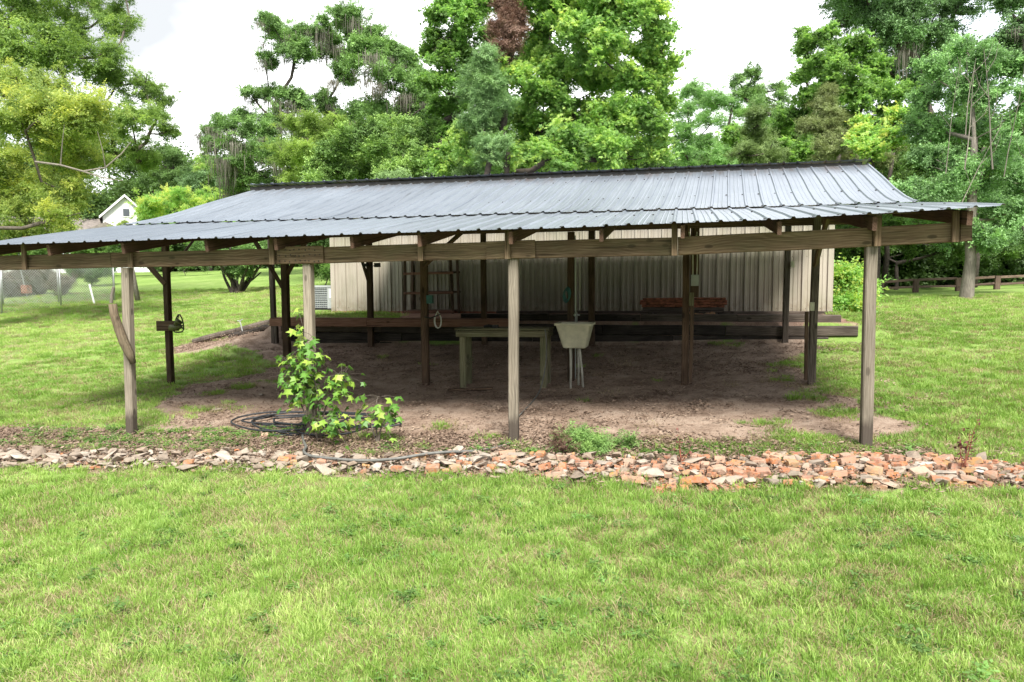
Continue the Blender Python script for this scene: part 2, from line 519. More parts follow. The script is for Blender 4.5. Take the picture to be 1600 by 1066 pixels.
def vnoise(x, y, s, seed=0):
    """cheap smooth value noise"""
    x = np.asarray(x, float) / s; y = np.asarray(y, float) / s
    xi = np.floor(x).astype(np.int64); yi = np.floor(y).astype(np.int64)
    fx = x - xi; fy = y - yi
    fx = fx * fx * (3 - 2 * fx); fy = fy * fy * (3 - 2 * fy)
    def h(a, b):
        n = (a * 374761393 + b * 668265263 + seed * 974711) & 0x7fffffff
        n = (n ^ (n >> 13)) * 1274126177 & 0x7fffffff
        return ((n ^ (n >> 16)) & 0xffff) / 65535.0
    return (h(xi, yi) * (1 - fx) + h(xi + 1, yi) * fx) * (1 - fy) + (h(xi, yi + 1) * (1 - fx) + h(xi + 1, yi + 1) * fx) * fy

def G(X, Y):
    X = np.asarray(X, float); Y = np.asarray(Y, float)
    Xc = -48 + softplus(X + 48, 3) ; Xc = 14 - softplus(14 - Xc, 3)
    Yc = 62 - softplus(62 - Y, 5)
    z = -0.015 + 0.027 * (Xc + 1.83) + 0.085 * (Yc - 8.05)
    wr = sstep(-6, 2, X)
    z = z - wr * 0.055 * softplus(Yc - 16, 1.5)
    inx = np.maximum(np.maximum(-8.4 - X, X - 3.0), 0)
    z = z + 0.11 * sstep(12.6, 14.0, Y) * (1 - sstep(17, 22, Y)) * (1 - sstep(0, 3, inx)) + 0.12 * sstep(13.2, 14.1, Y) * sstep(-7.6, -8.4, X) * (1 - sstep(-9, -12, -X) * 0) * (1 - sstep(0, 2.5, inx)) * (1 - sstep(17, 22, Y))
    # raised pad behind the retaining timbers and round the building
    outx = np.maximum(np.maximum(-8.35 - X, X - 3.02), 0)
    outy = np.maximum(Y - 27, 0)
    dist = np.sqrt(outx ** 2 + outy ** 2)
    t = sstep(0, 0.7, outx)
    fy = (1 - t) * sstep(14.16, 14.3, Y) + t * sstep(12.8, 16.8, Y)
    w = (1 - sstep(0, 3.2, dist)) * fy
    pad = 1.03 + 0.02 * sstep(14.5, 17, Y)
    z = z + w * np.maximum(pad - z, 0)
    # small lumps
    lump = (vnoise(X, Y, 1.7, 3) - .5) * 0.05 + (vnoise(X, Y, 0.6, 5) - .5) * 0.022
    near = 1 - sstep(14.0, 14.3, Y) * (X > -8.4) * (X < 3.05)
    z = z + lump * near
    return z

def gz(x, y):
    return float(G(np.array([x]), np.array([y]))[0])

def poly_sd(px, py, poly):
    """signed distance to a polygon, negative inside"""
    poly = np.array(poly, float)
    n = len(poly)
    d = np.full(px.shape, 1e9)
    inside = np.zeros(px.shape, bool)
    for i in range(n):
        ax, ay = poly[i]; bx, by = poly[(i + 1) % n]
        ex, ey = bx - ax, by - ay
        t = np.clip(((px - ax) * ex + (py - ay) * ey) / (ex * ex + ey * ey), 0, 1)
        d = np.minimum(d, (px - ax - t * ex) ** 2 + (py - ay - t * ey) ** 2)
        c = ((ay > py) != (by > py)) & (px < (bx - ax) * (py - ay) / (by - ay + 1e-12) + ax)
        inside ^= c
    d = np.sqrt(d)
    return np.where(inside, -d, d)

DIRT = [(-6.4, 8.0), (-7.6, 9.3), (-8.1, 10.3), (-8.6, 11.2), (-7.4, 11.9), (-7.6, 12.8), (-8.2, 13.4), (-11.5, 14.6), (-11.6, 15.6), (-9.2, 15.4), (-8.3, 14.3), (3.0, 14.3), (1.9, 13.6), (1.5, 12.4), (1.9, 11.2), (2.0, 10.2), (2.2, 9.0), (1.9, 8.1), (0.9, 8.0), (-1.0, 7.9), (-3, 7.9), (-5, 7.9)]
RUB0 = [(-11, 6.2), (-7.6, 6.72), (-4, 6.78), (-1.6, 6.86), (1.3, 6.74), (3.0, 6.95), (3.3, 7.2), (3.0, 7.55), (1.6, 7.72), (0, 7.45), (-1.6, 7.45), (-4.2, 7.42), (-8, 7.35), (-11, 6.9)]
TERR = [(-7.0, 17.8), (-6.6, 16.4), (-5.9, 15.2), (-6.4, 14.35), (-8.2, 14.25), (3.15, 14.25), (3.15, 17.8)]

def dirt_amount(X, Y):
    nn = (vnoise(X, Y, 0.9, 11) - .5) * 1.0 + (vnoise(X, Y, 0.28, 12) - .5) * 0.5
    a = 1 - sstep(-0.22, 0.22, poly_sd(X, Y, DIRT) + nn * 0.62)
    r = 1 - sstep(-0.12, 0.12, poly_sd(X, Y, RUB0) + nn * 0.22)
    strip = sstep(7.0, 7.2, Y) * (1 - sstep(7.9 + .25 * (X < -4.5), 8.2 + .25 * (X < -4.5), Y)) * sstep(-11, -9.5, X) * (1 - sstep(2.2, 2.9, X)) * (0.50 - .08 * sstep(-2, 0, X) + 0.5 * vnoise(X, Y, 0.7, 14))
    t = 1 - sstep(-0.1, 0.15, poly_sd(X, Y, TERR) + nn * 0.3)
    return np.clip(np.maximum(np.maximum(a, r), np.maximum(strip, t)), 0, 1)
# ------------------------------------------------------------------ ground sheet
def spread(a, b, step, lo, hi, grow=1.14):
    xs = list(np.arange(a, b + 1e-6, step))
    s, x = step, xs[-1]
    while x < hi:
        s *= grow; x += s; xs.append(min(x, hi))
    s, x = step, xs[0]
    pre = []
    while x > lo:
        s *= grow; x -= s; pre.append(max(x, lo))
    return np.array(pre[::-1] + xs)

def ground_mat():
    m, nt, b, _ = new_mat("lawn_and_soil")
    P = N(nt, "ShaderNodeNewGeometry").outputs['Position']
    at = N(nt, "ShaderNodeAttribute", attribute_type='GEOMETRY', attribute_name='dirt').outputs['Fac']
    far = N(nt, "ShaderNodeAttribute", attribute_type='GEOMETRY', attribute_name='sand').outputs['Fac']
    n1 = noise(nt, P, 0.35, 5, 0.6)
    n2 = noise(nt, P, 2.2, 6, 0.65)
    n3 = noise(nt, P, 28, 4, 0.7)
    f = math_n(nt, 'ADD', math_n(nt, 'MULTIPLY', n1, 0.35), math_n(nt, 'ADD', math_n(nt, 'MULTIPLY', n2, 0.35), math_n(nt, 'MULTIPLY', n3, 0.3)))
    grass = ramp(nt, f, [(0.36, (0.11, 0.18, 0.04)), (0.5, (0.18, 0.275, 0.065)), (0.62, (0.28, 0.36, 0.12))])
    n4 = noise(nt, P, 5, 6, 0.7)
    n5 = noise(nt, P, 60, 3, 0.7)
    n6 = noise(nt, mapping(nt, P, (0.8, 1.6, 1)), 1.1, 5, 0.6)
    g = math_n(nt, 'ADD', math_n(nt, 'MULTIPLY', n4, 0.4), math_n(nt, 'ADD', math_n(nt, 'MULTIPLY', n5, 0.3), math_n(nt, 'MULTIPLY', n6, 0.3)))
    dirt = ramp(nt, g, [(0.36, (0.09, 0.060, 0.044)), (0.45, (0.21, 0.148, 0.110)), (0.53, (0.315, 0.235, 0.182)), (0.66, (0.42, 0.335, 0.27))])
    sand = ramp(nt, g, [(0.36, (0.13, 0.075, 0.055)), (0.5, (0.27, 0.165, 0.125)), (0.68, (0.36, 0.235, 0.18))])
    dirt = mixc(nt, far, dirt, sand)
    # breadcrumb edge between lawn and soil
    e = math_n(nt, 'ADD', at, math_n(nt, 'MULTIPLY', math_n(nt, 'SUBTRACT', n4, 0.5), 0.7))
    k = ramp(nt, e, [(0.35, (0, 0, 0)), (0.62, (1, 1, 1))])
    c = mixc(nt, k, grass, dirt)
    nt.links.new(c, b.inputs['Base Color'])
    b.inputs['Roughness'].default_value = 0.95
    b.inputs['Specular IOR Level'].default_value = 0.15
    bump(nt, b, math_n(nt, 'ADD', n5, math_n(nt, 'MULTIPLY', n4, 2.0)), 0.6, 0.03)
    return m

xs = spread(-13.5, 5.0, 0.10, -230, 200)
ys = spread(2.6, 18.0, 0.10, -8, 420)
gx, gy = np.meshgrid(xs, ys)
gzv = G(gx, gy)
# fine roughness of the bare soil
dm = dirt_amount(gx, gy)
gzv = gzv + dm * ((vnoise(gx, gy, 0.22, 21) - .5) * 0.035 + (vnoise(gx, gy, 0.11, 22) - .5) * 0.02) * (gy > 3) * (gy < 14.1)
nx, ny = len(xs), len(ys)
idx = np.arange(nx * ny).reshape(ny, nx)
quads = np.stack([idx[:-1, :-1], idx[:-1, 1:], idx[1:, 1:], idx[1:, :-1]], -1).reshape(-1, 4)
gme = bpy.data.meshes.new("ground")
gme.vertices.add(nx * ny)
gme.vertices.foreach_set("co", np.stack([gx, gy, gzv], -1).astype(np.float32).ravel())
gme.loops.add(len(quads) * 4)
gme.loops.foreach_set("vertex_index", quads.astype(np.int32).ravel())
gme.polygons.add(len(quads))
gme.polygons.foreach_set("loop_start", np.arange(0, len(quads) * 4, 4, dtype=np.int32))
gme.polygons.foreach_set("loop_total", np.full(len(quads), 4, np.int32))
gme.update(calc_edges=True)
gme.polygons.foreach_set("use_smooth", [True] * len(quads))
a = gme.attributes.new('dirt', 'FLOAT', 'POINT')
a.data.foreach_set('value', dm.astype(np.float32).ravel())
a = gme.attributes.new('sand', 'FLOAT', 'POINT')
a.data.foreach_set('value', (sstep(14.2, 14.4, gy) * (gy < 18) * (gx > -8.6) * (gx < 3.3)).astype(np.float32).ravel())
gme.materials.append(ground_mat())
ground = link("ground", gme)
tag(ground, "sloping lawn with bare soil under the shed", kind='structure')

# ------------------------------------------------------------------ the open shed
shed = thing("open_pole_shed", "long open-sided pole shed with a corrugated metal roof on wooden posts", "shed", (-3, 8, -0.1))

def post_mat():
    m = wood("front_post_wood", (0.145, 0.12, 0.09), (0.26, 0.223, 0.175), (0.40, 0.352, 0.288), stain=0.3)
    nt = m.node_tree
    b = [n for n in nt.nodes if n.type == 'BSDF_PRINCIPLED'][0]
    src = b.inputs['Base Color'].links[0].from_socket
    tc = N(nt, "ShaderNodeTexCoord")
    sx = N(nt, "ShaderNodeSeparateXYZ")
    nt.links.new(tc.outputs['Object'], sx.inputs[0])
    n = noise(nt, mapping(nt, tc.outputs['Object'], (20, 20, 4)), 1.0, 4, 0.6)
    h = math_n(nt, 'ADD', sx.outputs['Z'], math_n(nt, 'MULTIPLY', n, 0.22))
    f = ramp(nt, h, [(0.44, (0.85, 0.85, 0.85)), (0.56, (0, 0, 0))])
    c = mixc(nt, f, src, (0.055, 0.043, 0.035))
    nt.links.new(c, b.inputs['Base Color'])
    return m
M['front_post'] = post_mat()

EAVE_X = [-9.8, -8.19, -6.54, -4.0, -1.35, -0.16, 0.83, 1.87, 2.89, 3.1]
EAVE_Z = [2.303, 2.31, 2.32, 2.333, 2.353, 2.371, 2.385, 2.42, 2.463, 2.47]
def eave_z(x): return float(np.interp(x, EAVE_X, EAVE_Z))
UP_Y = [10.2, 10.44, 10.83, 11.33, 11.96, 12.5, 12.97]
UP_Z = [2.742, 2.781, 2.876, 3.03, 3.262, 3.44, 3.60]
def up_z(x, y): return float(np.interp(y, UP_Y, UP_Z)) + 0.035 * max(0, (y - 10.5) / 2.5) * (x + 8) / 11
def roof_z(x, y):
    if y <= 10.35:
        t = (y - 7.72) / (10.35 - 7.72)
        return eave_z(x) * (1 - t) + 2.748 * t + 0.012 * math.sin(t * 3.14)
    return up_z(x, y)
def beam_z(x): return float(np.interp(x, [-9.7, -8.77, -6.82, -4.31, -1.83, 0, 1.83, 2.69], [1.99, 1.995, 2.008, 2.026, 2.052, 2.062, 2.124, 2.159]))

# posts
front_posts = [(-9.42, 8.05), (-6.89, 8.05), (-4.345, 8.05), (-1.833, 8.05), (1.855, 8.05)]
for i, (x, y) in enumerate(front_posts):
    zb = gz(x, y) - 0.12
    dx = 0.03 if i == 1 else 0.0
    board("post", (x - dx * .6, y, zb), (x + dx, y + .01, beam_z(x) + (-0.002 if i not in (0,) else 0)), 0.108, 0.108, M['front_post'], shed, side=(1, 0.03, 0), ch=0.012, warp=0.004,
          label="weathered gray front post with a dark damp foot" if i else None)
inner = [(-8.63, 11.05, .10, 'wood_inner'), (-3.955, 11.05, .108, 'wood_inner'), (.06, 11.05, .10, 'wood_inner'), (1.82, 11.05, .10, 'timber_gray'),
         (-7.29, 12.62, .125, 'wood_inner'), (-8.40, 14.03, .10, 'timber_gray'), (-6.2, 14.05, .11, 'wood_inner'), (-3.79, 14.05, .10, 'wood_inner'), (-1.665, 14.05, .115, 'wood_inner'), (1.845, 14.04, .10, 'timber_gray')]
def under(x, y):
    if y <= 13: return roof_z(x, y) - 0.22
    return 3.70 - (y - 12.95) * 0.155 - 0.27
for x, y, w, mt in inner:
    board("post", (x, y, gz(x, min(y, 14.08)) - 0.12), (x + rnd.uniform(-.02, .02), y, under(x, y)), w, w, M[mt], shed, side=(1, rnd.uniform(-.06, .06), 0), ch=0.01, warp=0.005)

# front beam in its lengths, with splice plates and short scab blocks
def beam_piece(name, x0, x1, y0, t, mat, dz0=0.0, h=0.19, label=None):
    z0, z1 = beam_z(x0) + h / 2 + dz0, beam_z(x1) + h / 2 + dz0
    return board(name, (x0, y0 + t / 2, z0), (x1, y0 + t / 2, z1), h, t, mat, shed, side=(0, 0, 1), ch=0.006, warp=0.003, label=label)
for a, b_ in ((-9.75, -7.05), (-7.045, -4.45), (-4.445, -1.84), (-1.835, -0.045), (-0.04, 1.845), (1.85, 2.63)):
    beam_piece("beam", a, b_, 8.0, 0.085, M['wood_front'])
g1 = beam_piece("splice_plate", -4.70, -4.10, 7.972, 0.026, M['wood_front'], 0.0, 0.205, "splice plate dotted with bolts over the second post")
g2 = beam_piece("splice_plate", -2.12, -1.57, 7.976, 0.022, M['wood_front'], 0.0, 0.196)
beam_piece("end_block", 2.633, 2.735, 7.99, 0.10, M['wood_front'], 0.0, 0.20)
bolts = MB()
for k in range(26):
    bx = -4.66 + (k % 9) * 0.064 + rnd.uniform(-.012, .012)
    bz = beam_z(bx) + 0.03 + (k // 9) * 0.065 + rnd.uniform(-.01, .01)
    bolts.tube([(bx, 7.973, bz), (bx, 7.966, bz)], 0.008, 6)
bolts.build("bolt_heads", M['dark_metal'], shed)['kind'] = 'stuff'
for x in (-8.32, -6.72, -4.755, -2.885, -1.872, -0.075, 1.885, 2.575):
    zt = roof_z(x, 7.98) - 0.035
    board("scab_block", (x, 7.952, beam_z(x) - 0.004), (x, 7.952, zt), 0.062, 0.038, M['wood_front'] if x > -9 else M['wood_rafter'], shed, side=(1, 0, 0))
# rafters
for x in (-8.75, -7.79, -6.68, -5.53, -4.62, -3.65, -2.845, -1.80, -0.82, 0.0, .95, 1.82, 2.655):
    d = 0.135
    z0, z1 = roof_z(x, 7.80) - 0.028 - d / 2, roof_z(x, 10.38) - 0.028 - d / 2
    board("rafter", (x + rnd.uniform(-.01, .01), 7.80, z0), (x, 10.40, z1), d, 0.042 if x < 2.6 else 0.05, M['wood_rafter'], shed, side=(0, 0, 1), warp=0.003)
    xs_ = x
    x = max(x, -8.12)
    cr_ = MB()
    yy_ = [10.36, 10.83, 11.33, 11.96, 12.5, 12.92]
    w_ = .02
    for j, y_ in enumerate(yy_):
        zt_ = roof_z(x, y_) - 0.035
        cr_.v += [(x + .045 - w_, y_, zt_ - d), (x + .045 + w_, y_, zt_ - d), (x + .045 + w_, y_, zt_), (x + .045 - w_, y_, zt_)]
    for j in range(5):
        for k in range(4):
            cr_.f.append((j * 4 + k, j * 4 + (k + 1) % 4, j * 4 + 4 + (k + 1) % 4, j * 4 + 4 + k))
    cr_.f += [(3, 2, 1, 0), (20, 21, 22, 23)]
    cr_.build("rafter", M['wood_rafter'], shed)
    board("rafter", (x + .045, 12.97, 3.705 - 0.115), (x + .045, 16.6, 3.705 - 3.63 * .155 - 0.115), d, 0.04, M['wood_rafter'], shed, side=(0, 0, 1))
# blocking under the eave between rafters seen as odd short pieces
for x0, x1 in ((-9.6, 2.8),):
    for y in (9.2, 11.3, 12.5):
        board("purlin", (x0, y, roof_z(x0, y) - 0.06), (x1, y, roof_z(x1, y) - 0.075), 0.03, 0.08, M['wood_rafter'], shed, side=(0, 0, 1)) if y < 10.4 else \
        board("purlin", (-7.95, y, roof_z(-8, y) - 0.06), (x1, y, roof_z(x1, y) - 0.045), 0.03, 0.08, M['wood_rafter'], shed, side=(0, 0, 1))
# inner beams
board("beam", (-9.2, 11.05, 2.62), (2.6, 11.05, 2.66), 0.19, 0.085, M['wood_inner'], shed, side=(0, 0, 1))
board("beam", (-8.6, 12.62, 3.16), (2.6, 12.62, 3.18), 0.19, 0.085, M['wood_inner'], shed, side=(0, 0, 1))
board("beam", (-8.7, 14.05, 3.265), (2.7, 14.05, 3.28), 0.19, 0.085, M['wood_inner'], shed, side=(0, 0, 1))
board("ridge_gap_shade", (-8.15, 12.945, 3.615), (2.80, 12.945, 3.635), 0.10, 0.04, M['dark_metal'], shed, side=(0, 0, 1))  # near-black strip painted as the shade in the gap under the ridge
# braces
for p0, p1, w in (((-8.62, 11.0, 1.80), (-9.35, 11.0, 2.55), .085), ((-8.60, 11.02, 1.95), (-8.63, 12.0, 2.75), .07),
                  ((-7.29, 12.60, 1.66), (-7.95, 12.60, 2.72), .075), ((-7.29, 12.60, 1.88), (-6.8, 12.60, 2.62), .085),
                  ((-6.2, 14.0, 1.8), (-6.45, 14.0, 2.6), .06), ((1.82, 11.0, 2.0), (1.82, 10.2, 2.62), .08), ((-3.95, 11.0, 2.05), (-3.3, 11.0, 2.58), .08)):
    board("brace", p0, p1, w, 0.04, M['wood_inner'], shed, side=(0.7, 0.1, 0.7))

# roofing sheets: 36 inch cover, ribs every 9 inches
RP = 0.2286
X_R = 2.893
def sheet(name, k, ylist, zf, x_left, skew, off=0.0):
    x1 = X_R - k * 4 * RP
    x0 = max(x1 - 4 * RP - 0.03, x_left)
    prof = []
    n = 4
    for j in range(n + 1):
        c = x1 - j * RP
        prof += [(c + .024, 0.001), (c + .011, .019), (c - .011, .019), (c - .024, 0.001), (c - .075, 0.0), (c - .085, .004), (c - .097, 0.0), (c - .13, 0.0), (c - .142, .004), (c - .152, 0.0)]
    prof = sorted([(a, h) for a, h in prof if x0 <= a <= x1 + 0.026])
    v, f = [], []
    tilt = rnd.uniform(-.004, .004)
    ph = rnd.uniform(0, 6)
    for i, y in enumerate(ylist):
        for a, h in prof:
            xx = a + skew * ((X_R - a) / 11.7) * max(0, y - 10.35) / 2.65
            yy = y + (tilt if i == 0 else 0)
            v.append((xx, yy, zf(a, y) + h + off + 0.003 * math.sin(y * 2.3 + ph) + 0.0015 * k % 0.003))
    m = len(prof)
    for i in range(len(ylist) - 1):
        for j in range(m - 1):
            q = i * m + j
            f.append((q, q + 1, q + m + 1, q + m))
    return link(name, mesh(name, v, f, [M['roof']]), shed)
for k in range(13):
    sheet("roof_panel", k, [7.72, 8.4, 9.1, 9.8, 10.45], lambda x, y: roof_z(x, min(y, 10.35)) + max(0, y - 10.35) * 0.17, -8.87, 0)
    sheet("roof_panel", k, [10.30, 10.5, 10.83, 11.1, 11.4, 11.75, 12.1, 12.55, 12.97], up_z, -8.87, 0.72, 0.010)
    sheet("back_roof_panel", k, [12.86, 14.0, 15.5, 17.18], lambda x, y: 3.712 - (y - 12.86) * 0.155, -8.87, 0.72, 0.0)  # unseen rear slope; its length shaped to set the light on the wall
sc_ = MB()
for r_, yy in ((0, 7.80), (1, 9.2), (2, 10.36), (3, 11.3), (4, 12.5)):
    for j in range(52):
        x = X_R - j * RP - 0.035
        if x < -8.8 or rnd.random() < .12: continue
        xx = x + 0.72 * ((X_R - x) / 11.7) * max(0, yy - 10.35) / 2.65
        z = roof_z(x, yy) + (0.012 if yy > 10.3 else 0.002)
        w = rnd.uniform(.008, .012)
        sc_.box((xx - w, yy - w, z - .003), (xx + w, yy + w, z + .009))
sc_.build("roof_screws", M['dark_metal'], shed)['kind'] = 'stuff'

# ------------------------------------------------------------------ metal building behind
bld = thing("metal_building", "beige metal-sided building standing behind the open shed", "building", (-2.8, 17.6, 1.05))
W0, W1, WY, ZB, ZT = -8.79, 3.235, 17.6, 1.09, 3.55
def wall_panel(k, n=13):
    pw = (W1 - W0) / n
    x0 = W0 + k * pw
    rp = pw / 3
    prof = []
    for j in range(3):
        c = x0 + j * rp + 0.04
        prof += [(c - .034, 0), (c - .024, -.050), (c + .020, -.050), (c + .030, 0)]
        for q in (0.36, 0.68):
            e = c + rp * q
            prof += [(e - .022, 0), (e - .010, -.014), (e + .010, -.014), (e + .022, 0)]
    prof.append((x0 + pw + 0.003, 0))
    v = [(a, WY + y, ZB + rnd.uniform(0, .0)) for a, y in prof] + [(a, WY + y, ZT) for a, y in prof]
    m = len(prof)
    f = [(j, j + 1, j + 1 + m, j + m) for j in range(m - 1)]
    return link("wall_panel", mesh("wall_panel", v, f, [M['siding']]), bld)
for k in range(13):
    wall_panel(k)
wb = MB()
wb.box((W0, WY + .02, .8), (W1, WY + 9.5, ZT - 0.02))
wb.build("wall_core", M['siding'], bld)
# side walls with ribs
for sx_, xx in ((-1, W0), (1, W1)):
    prof = []
    y = WY + 0.02
    v, f = [], []
    while y < WY + 9.4:
        prof += [(y, 0), (y + .02, .032), (y + .05, .032), (y + .07, 0), (y + .15, 0), (y + .16, .008), (y + .18, .008), (y + .19, 0)]
        y += 0.305
    for z in (ZB, ZT):
        v += [(xx + sx_ * (0.004 + h), yy, z) for yy, h in prof]
    m = len(prof)
    f = [(j, j + 1, j + 1 + m, j + m) for j in range(m - 1)]
    link("wall", mesh("wall", v, f, [M['siding']]), bld)
for xx, s in ((W0, -1), (W1, 1)):
    cn = MB()
    cn.box((xx - .05 if s < 0 else xx - .065, WY - .042, ZB - .01), (xx + .065 if s < 0 else xx + .05, WY - .037, ZT))
    cn.box((xx - .05 if s < 0 else xx + .045, WY - .036, ZB - .01), (xx - .045 if s < 0 else xx + .05, WY + .09, ZT))
    cn.build("corner_trim", M['siding'], bld)
bt = MB(); bt.box((W0 - .03, WY - .05, ZB - .035), (W1 + .03, WY + .02, ZB - .001)); bt.build("base_trim", M['rust'], bld)
nb = MB()
for k in range(39):
    c = W0 + k * (W1 - W0) / 39 + 0.11
    for z in (ZB + .09, ZB + 1.25):
        nb.box((c - .006, WY - .006, z - .006), (c + .006, WY + .002, z + .006))
nb.build("wall_screws", M['dark_metal'], bld)['kind'] = 'stuff'
rb = MB()
rb.add([(W0 - .3, WY - .35, ZT - .03), (W1 + .3, WY - .35, ZT - .03), (W1 + .3, WY + 4.75, ZT + .75), (W0 - .3, WY + 4.75, ZT + .75), (W1 + .3, WY + 9.85, ZT - .03), (W0 - .3, WY + 9.85, ZT - .03),
        (W0 - .3, WY - .35, ZT - .10), (W1 + .3, WY - .35, ZT - .10), (W1 + .3, WY + 9.85, ZT - .10), (W0 - .3, WY + 9.85, ZT - .10)],
       [(0, 1, 2, 3), (3, 2, 4, 5), (6, 9, 8, 7), (0, 6, 7, 1), (4, 8, 9, 5), (1, 7, 8, 4), (1, 4, 2), (0, 3, 5), (0, 5, 9, 6)])
rb.build("roof", M['roof'], bld)

# ------------------------------------------------------------------ retaining timbers and the deck edge
wall_t = thing("timber_retaining_wall", "dark stacked railroad-tie wall along the back of the shed floor", "retaining wall", (-2.5, 14.2, 0.6))
def ties(x0, x1, y, z, h, d, mats, name="timber", n=5, gap=.006):
    L_ = (x1 - x0) / n
    for i in range(n):
        a = x0 + i * L_ + gap; b_ = x0 + (i + 1) * L_ - gap
        mt = mats[min(len(mats) - 1, int((i + .5) / n * len(mats)))]
        jz = rnd.uniform(-.008, .008); jy = rnd.uniform(-.012, .012)
        board(name, (a, y + d / 2 + jy, z + h / 2 + jz), (b_, y + d / 2 + jy, z + h / 2 + jz + rnd.uniform(-.006, .006)), h, d, M[mt], wall_t, side=(0, 0, 1), ch=0.018, warp=0.006)
ties(-8.3, 2.9, 14.16, 0.44, 0.165, 0.20, ['timber', 'timber', 'timber'], n=5)
ties(-8.3, 2.6, 14.17, 0.612, 0.17, 0.20, ['timber'], n=4)
ties(-8.3, 3.09, 14.14, 0.79, 0.185, 0.21, ['timber_gray', 'timber', 'timber', 'timber', 'timber', 'timber_gray'], n=5)
ties(-4.4, 2.86, 14.46, 0.985, 0.175, 0.17, ['timber', 'timber', 'timber_gray', 'timber_gray'], n=4)
tmp = board("timber", (-4.4, 17.48, 1.06), (3.35, 17.48, 1.07), 0.10, 0.10, M['timber_gray'], wall_t, side=(0, 0, 1), warp=0.004)
deck = thing("deck_edge", "reddish wooden edge board capping the left end of the retaining wall", "edging", (-6.4, 13.95, 0.95))
board("edge_board", (-8.45, 13.97, 0.985), (-6.25, 13.97, 0.99), 0.15, 0.045, M['deck_wood'], deck, side=(0, 0, 1), warp=0.003)
board("edge_board", (-6.245, 13.97, 0.99), (-3.2, 13.97, 0.995), 0.15, 0.045, M['deck_wood'], deck, side=(0, 0, 1), warp=0.003)
board("cap_board", (-8.45, 14.09, 1.072), (-3.2, 14.09, 1.075), 0.03, 0.22, M['deck_wood'], deck, side=(0, 0, 1))
board("support_block", (-8.33, 13.99, 0.42), (-8.33, 13.99, 0.905), 0.09, 0.09, M['timber_gray'], deck, side=(1, 0, 0))

# loose logs edging the lawn on the left
def jag_log(name, p0, p1, r, mat, label, cat, group=None, ends=.7):
    mb = MB()
    p0, p1 = Vector(p0), Vector(p1)
    pts = [p0.lerp(p1, t) + Vector((0, rnd.uniform(-.02, .02), rnd.uniform(-.012, .012))) for t in np.linspace(0, 1, 8)]
    mb.tube(pts, [r * (ends if i in (0, 7) else rnd.uniform(.85, 1.1)) for i in range(8)], 9)
    o = mb.build(name, mat, None)
    return tag(o, label, cat, group)
jag_log("fallen_timber", (-11.6, 15.75, gz(-11.6, 15.75) + .04), (-9.0, 15.25, gz(-9.0, 15.25) + .10), .085, M['timber_gray'], "long old timber half sunk in the mulch left of the shed deck", "timber", "timbers in the mulch strip")
jag_log("fallen_timber", (-10.1, 15.0, gz(-10.1, 15.0) + .03), (-8.9, 14.75, gz(-8.9, 14.75) + .04), .075, M['timber'], "shorter dark timber lying in front of the long old timber", "timber", "timbers in the mulch strip")
mb = MB()
bx, by = -9.75, 14.9; bz = gz(bx, by)
mb.tube([(bx + .06, by, bz), (bx, by, bz + .27), (bx - .02, by, bz + .31)], .013, 6)
mb.tube([(bx - .08, by, bz + .33), (bx - .02, by, bz + .32), (bx + .05, by, bz + .36)], .012, 6)
tag(mb.build("yard_hydrant", M['gray_box'], None), "small gray garden tap on a leaning pipe beside the old timbers", "garden tap")

# ------------------------------------------------------------------ work table
tb = thing("work_table", "rough wooden work table standing on the dirt floor beside the sink", "table", (-2.63, 10.9, 0.24))
for y0 in (10.70, 10.865, 11.03):
    board("tabletop_plank", (-3.36, y0 + .075, 1.085 + rnd.uniform(-.004, .004)), (-1.90, y0 + .075, 1.095), 0.03, 0.155, M['wood_green'], tb, side=(0, 0, 1), warp=.002)
board("apron", (-3.34, 10.725, 1.015), (-1.92, 10.725, 1.025), .09, .035, M['wood_green'], tb, side=(0, 0, 1))
board("apron", (-3.34, 11.155, 1.015), (-1.92, 11.155, 1.025), .09, .035, M['wood_green'], tb, side=(0, 0, 1))
board("apron", (-3.325, 10.745, 1.02), (-3.325, 11.135, 1.02), .09, .03, M['wood_green'], tb, side=(0, 0, 1))
board("apron", (-1.935, 10.745, 1.02), (-1.935, 11.135, 1.02), .09, .03, M['wood_green'], tb, side=(0, 0, 1))
for x, y in ((-3.255, 10.785), (-2.0, 10.785), (-3.255, 11.10), (-2.0, 11.10)):
    board("leg", (x, y, gz(x, y) - 0.02), (x, y, 1.068), .095, .04 if y < 11 else .05, M['wood_green'], tb, side=(1, 0, 0), warp=.002)
    board("leg", (x + (.035 if x < -3 else -.035) * -1 - .03 * 0, y + .045, gz(x, y) - 0.02), (x - (.035 if x < -3 else -.035), y + .045, .97), .03, .045, M['wood_post'], tb, side=(1, 0, 0))
board("brace", (-3.20, 10.80, .52), (-3.20, 11.12, .60), .06, .03, M['wood_green'], tb, side=(0, 0, 1))
lb = board("loose_board", (-3.42, 10.55, gz(-3.2, 10.55) + .025), (-2.75, 10.62, gz(-2.8, 10.6) + .03), .025, .13, M['wood_inner'], None, side=(0, 0, 1))
tag(lb, "short flat board lying on the dirt in front of the work table", "board")
junk = MB()
junk.tube([(-2.95, 10.95, 1.115), (-2.88, 10.9, 1.135), (-2.78, 10.93, 1.12)], .022, 6)
junk.box((-2.80, 10.84, 1.103), (-2.72, 10.92, 1.145))
tag(junk.build("rusty_clamp", M['dark_metal'], None), "small dark metal clamp lying on the work table", "clamp")

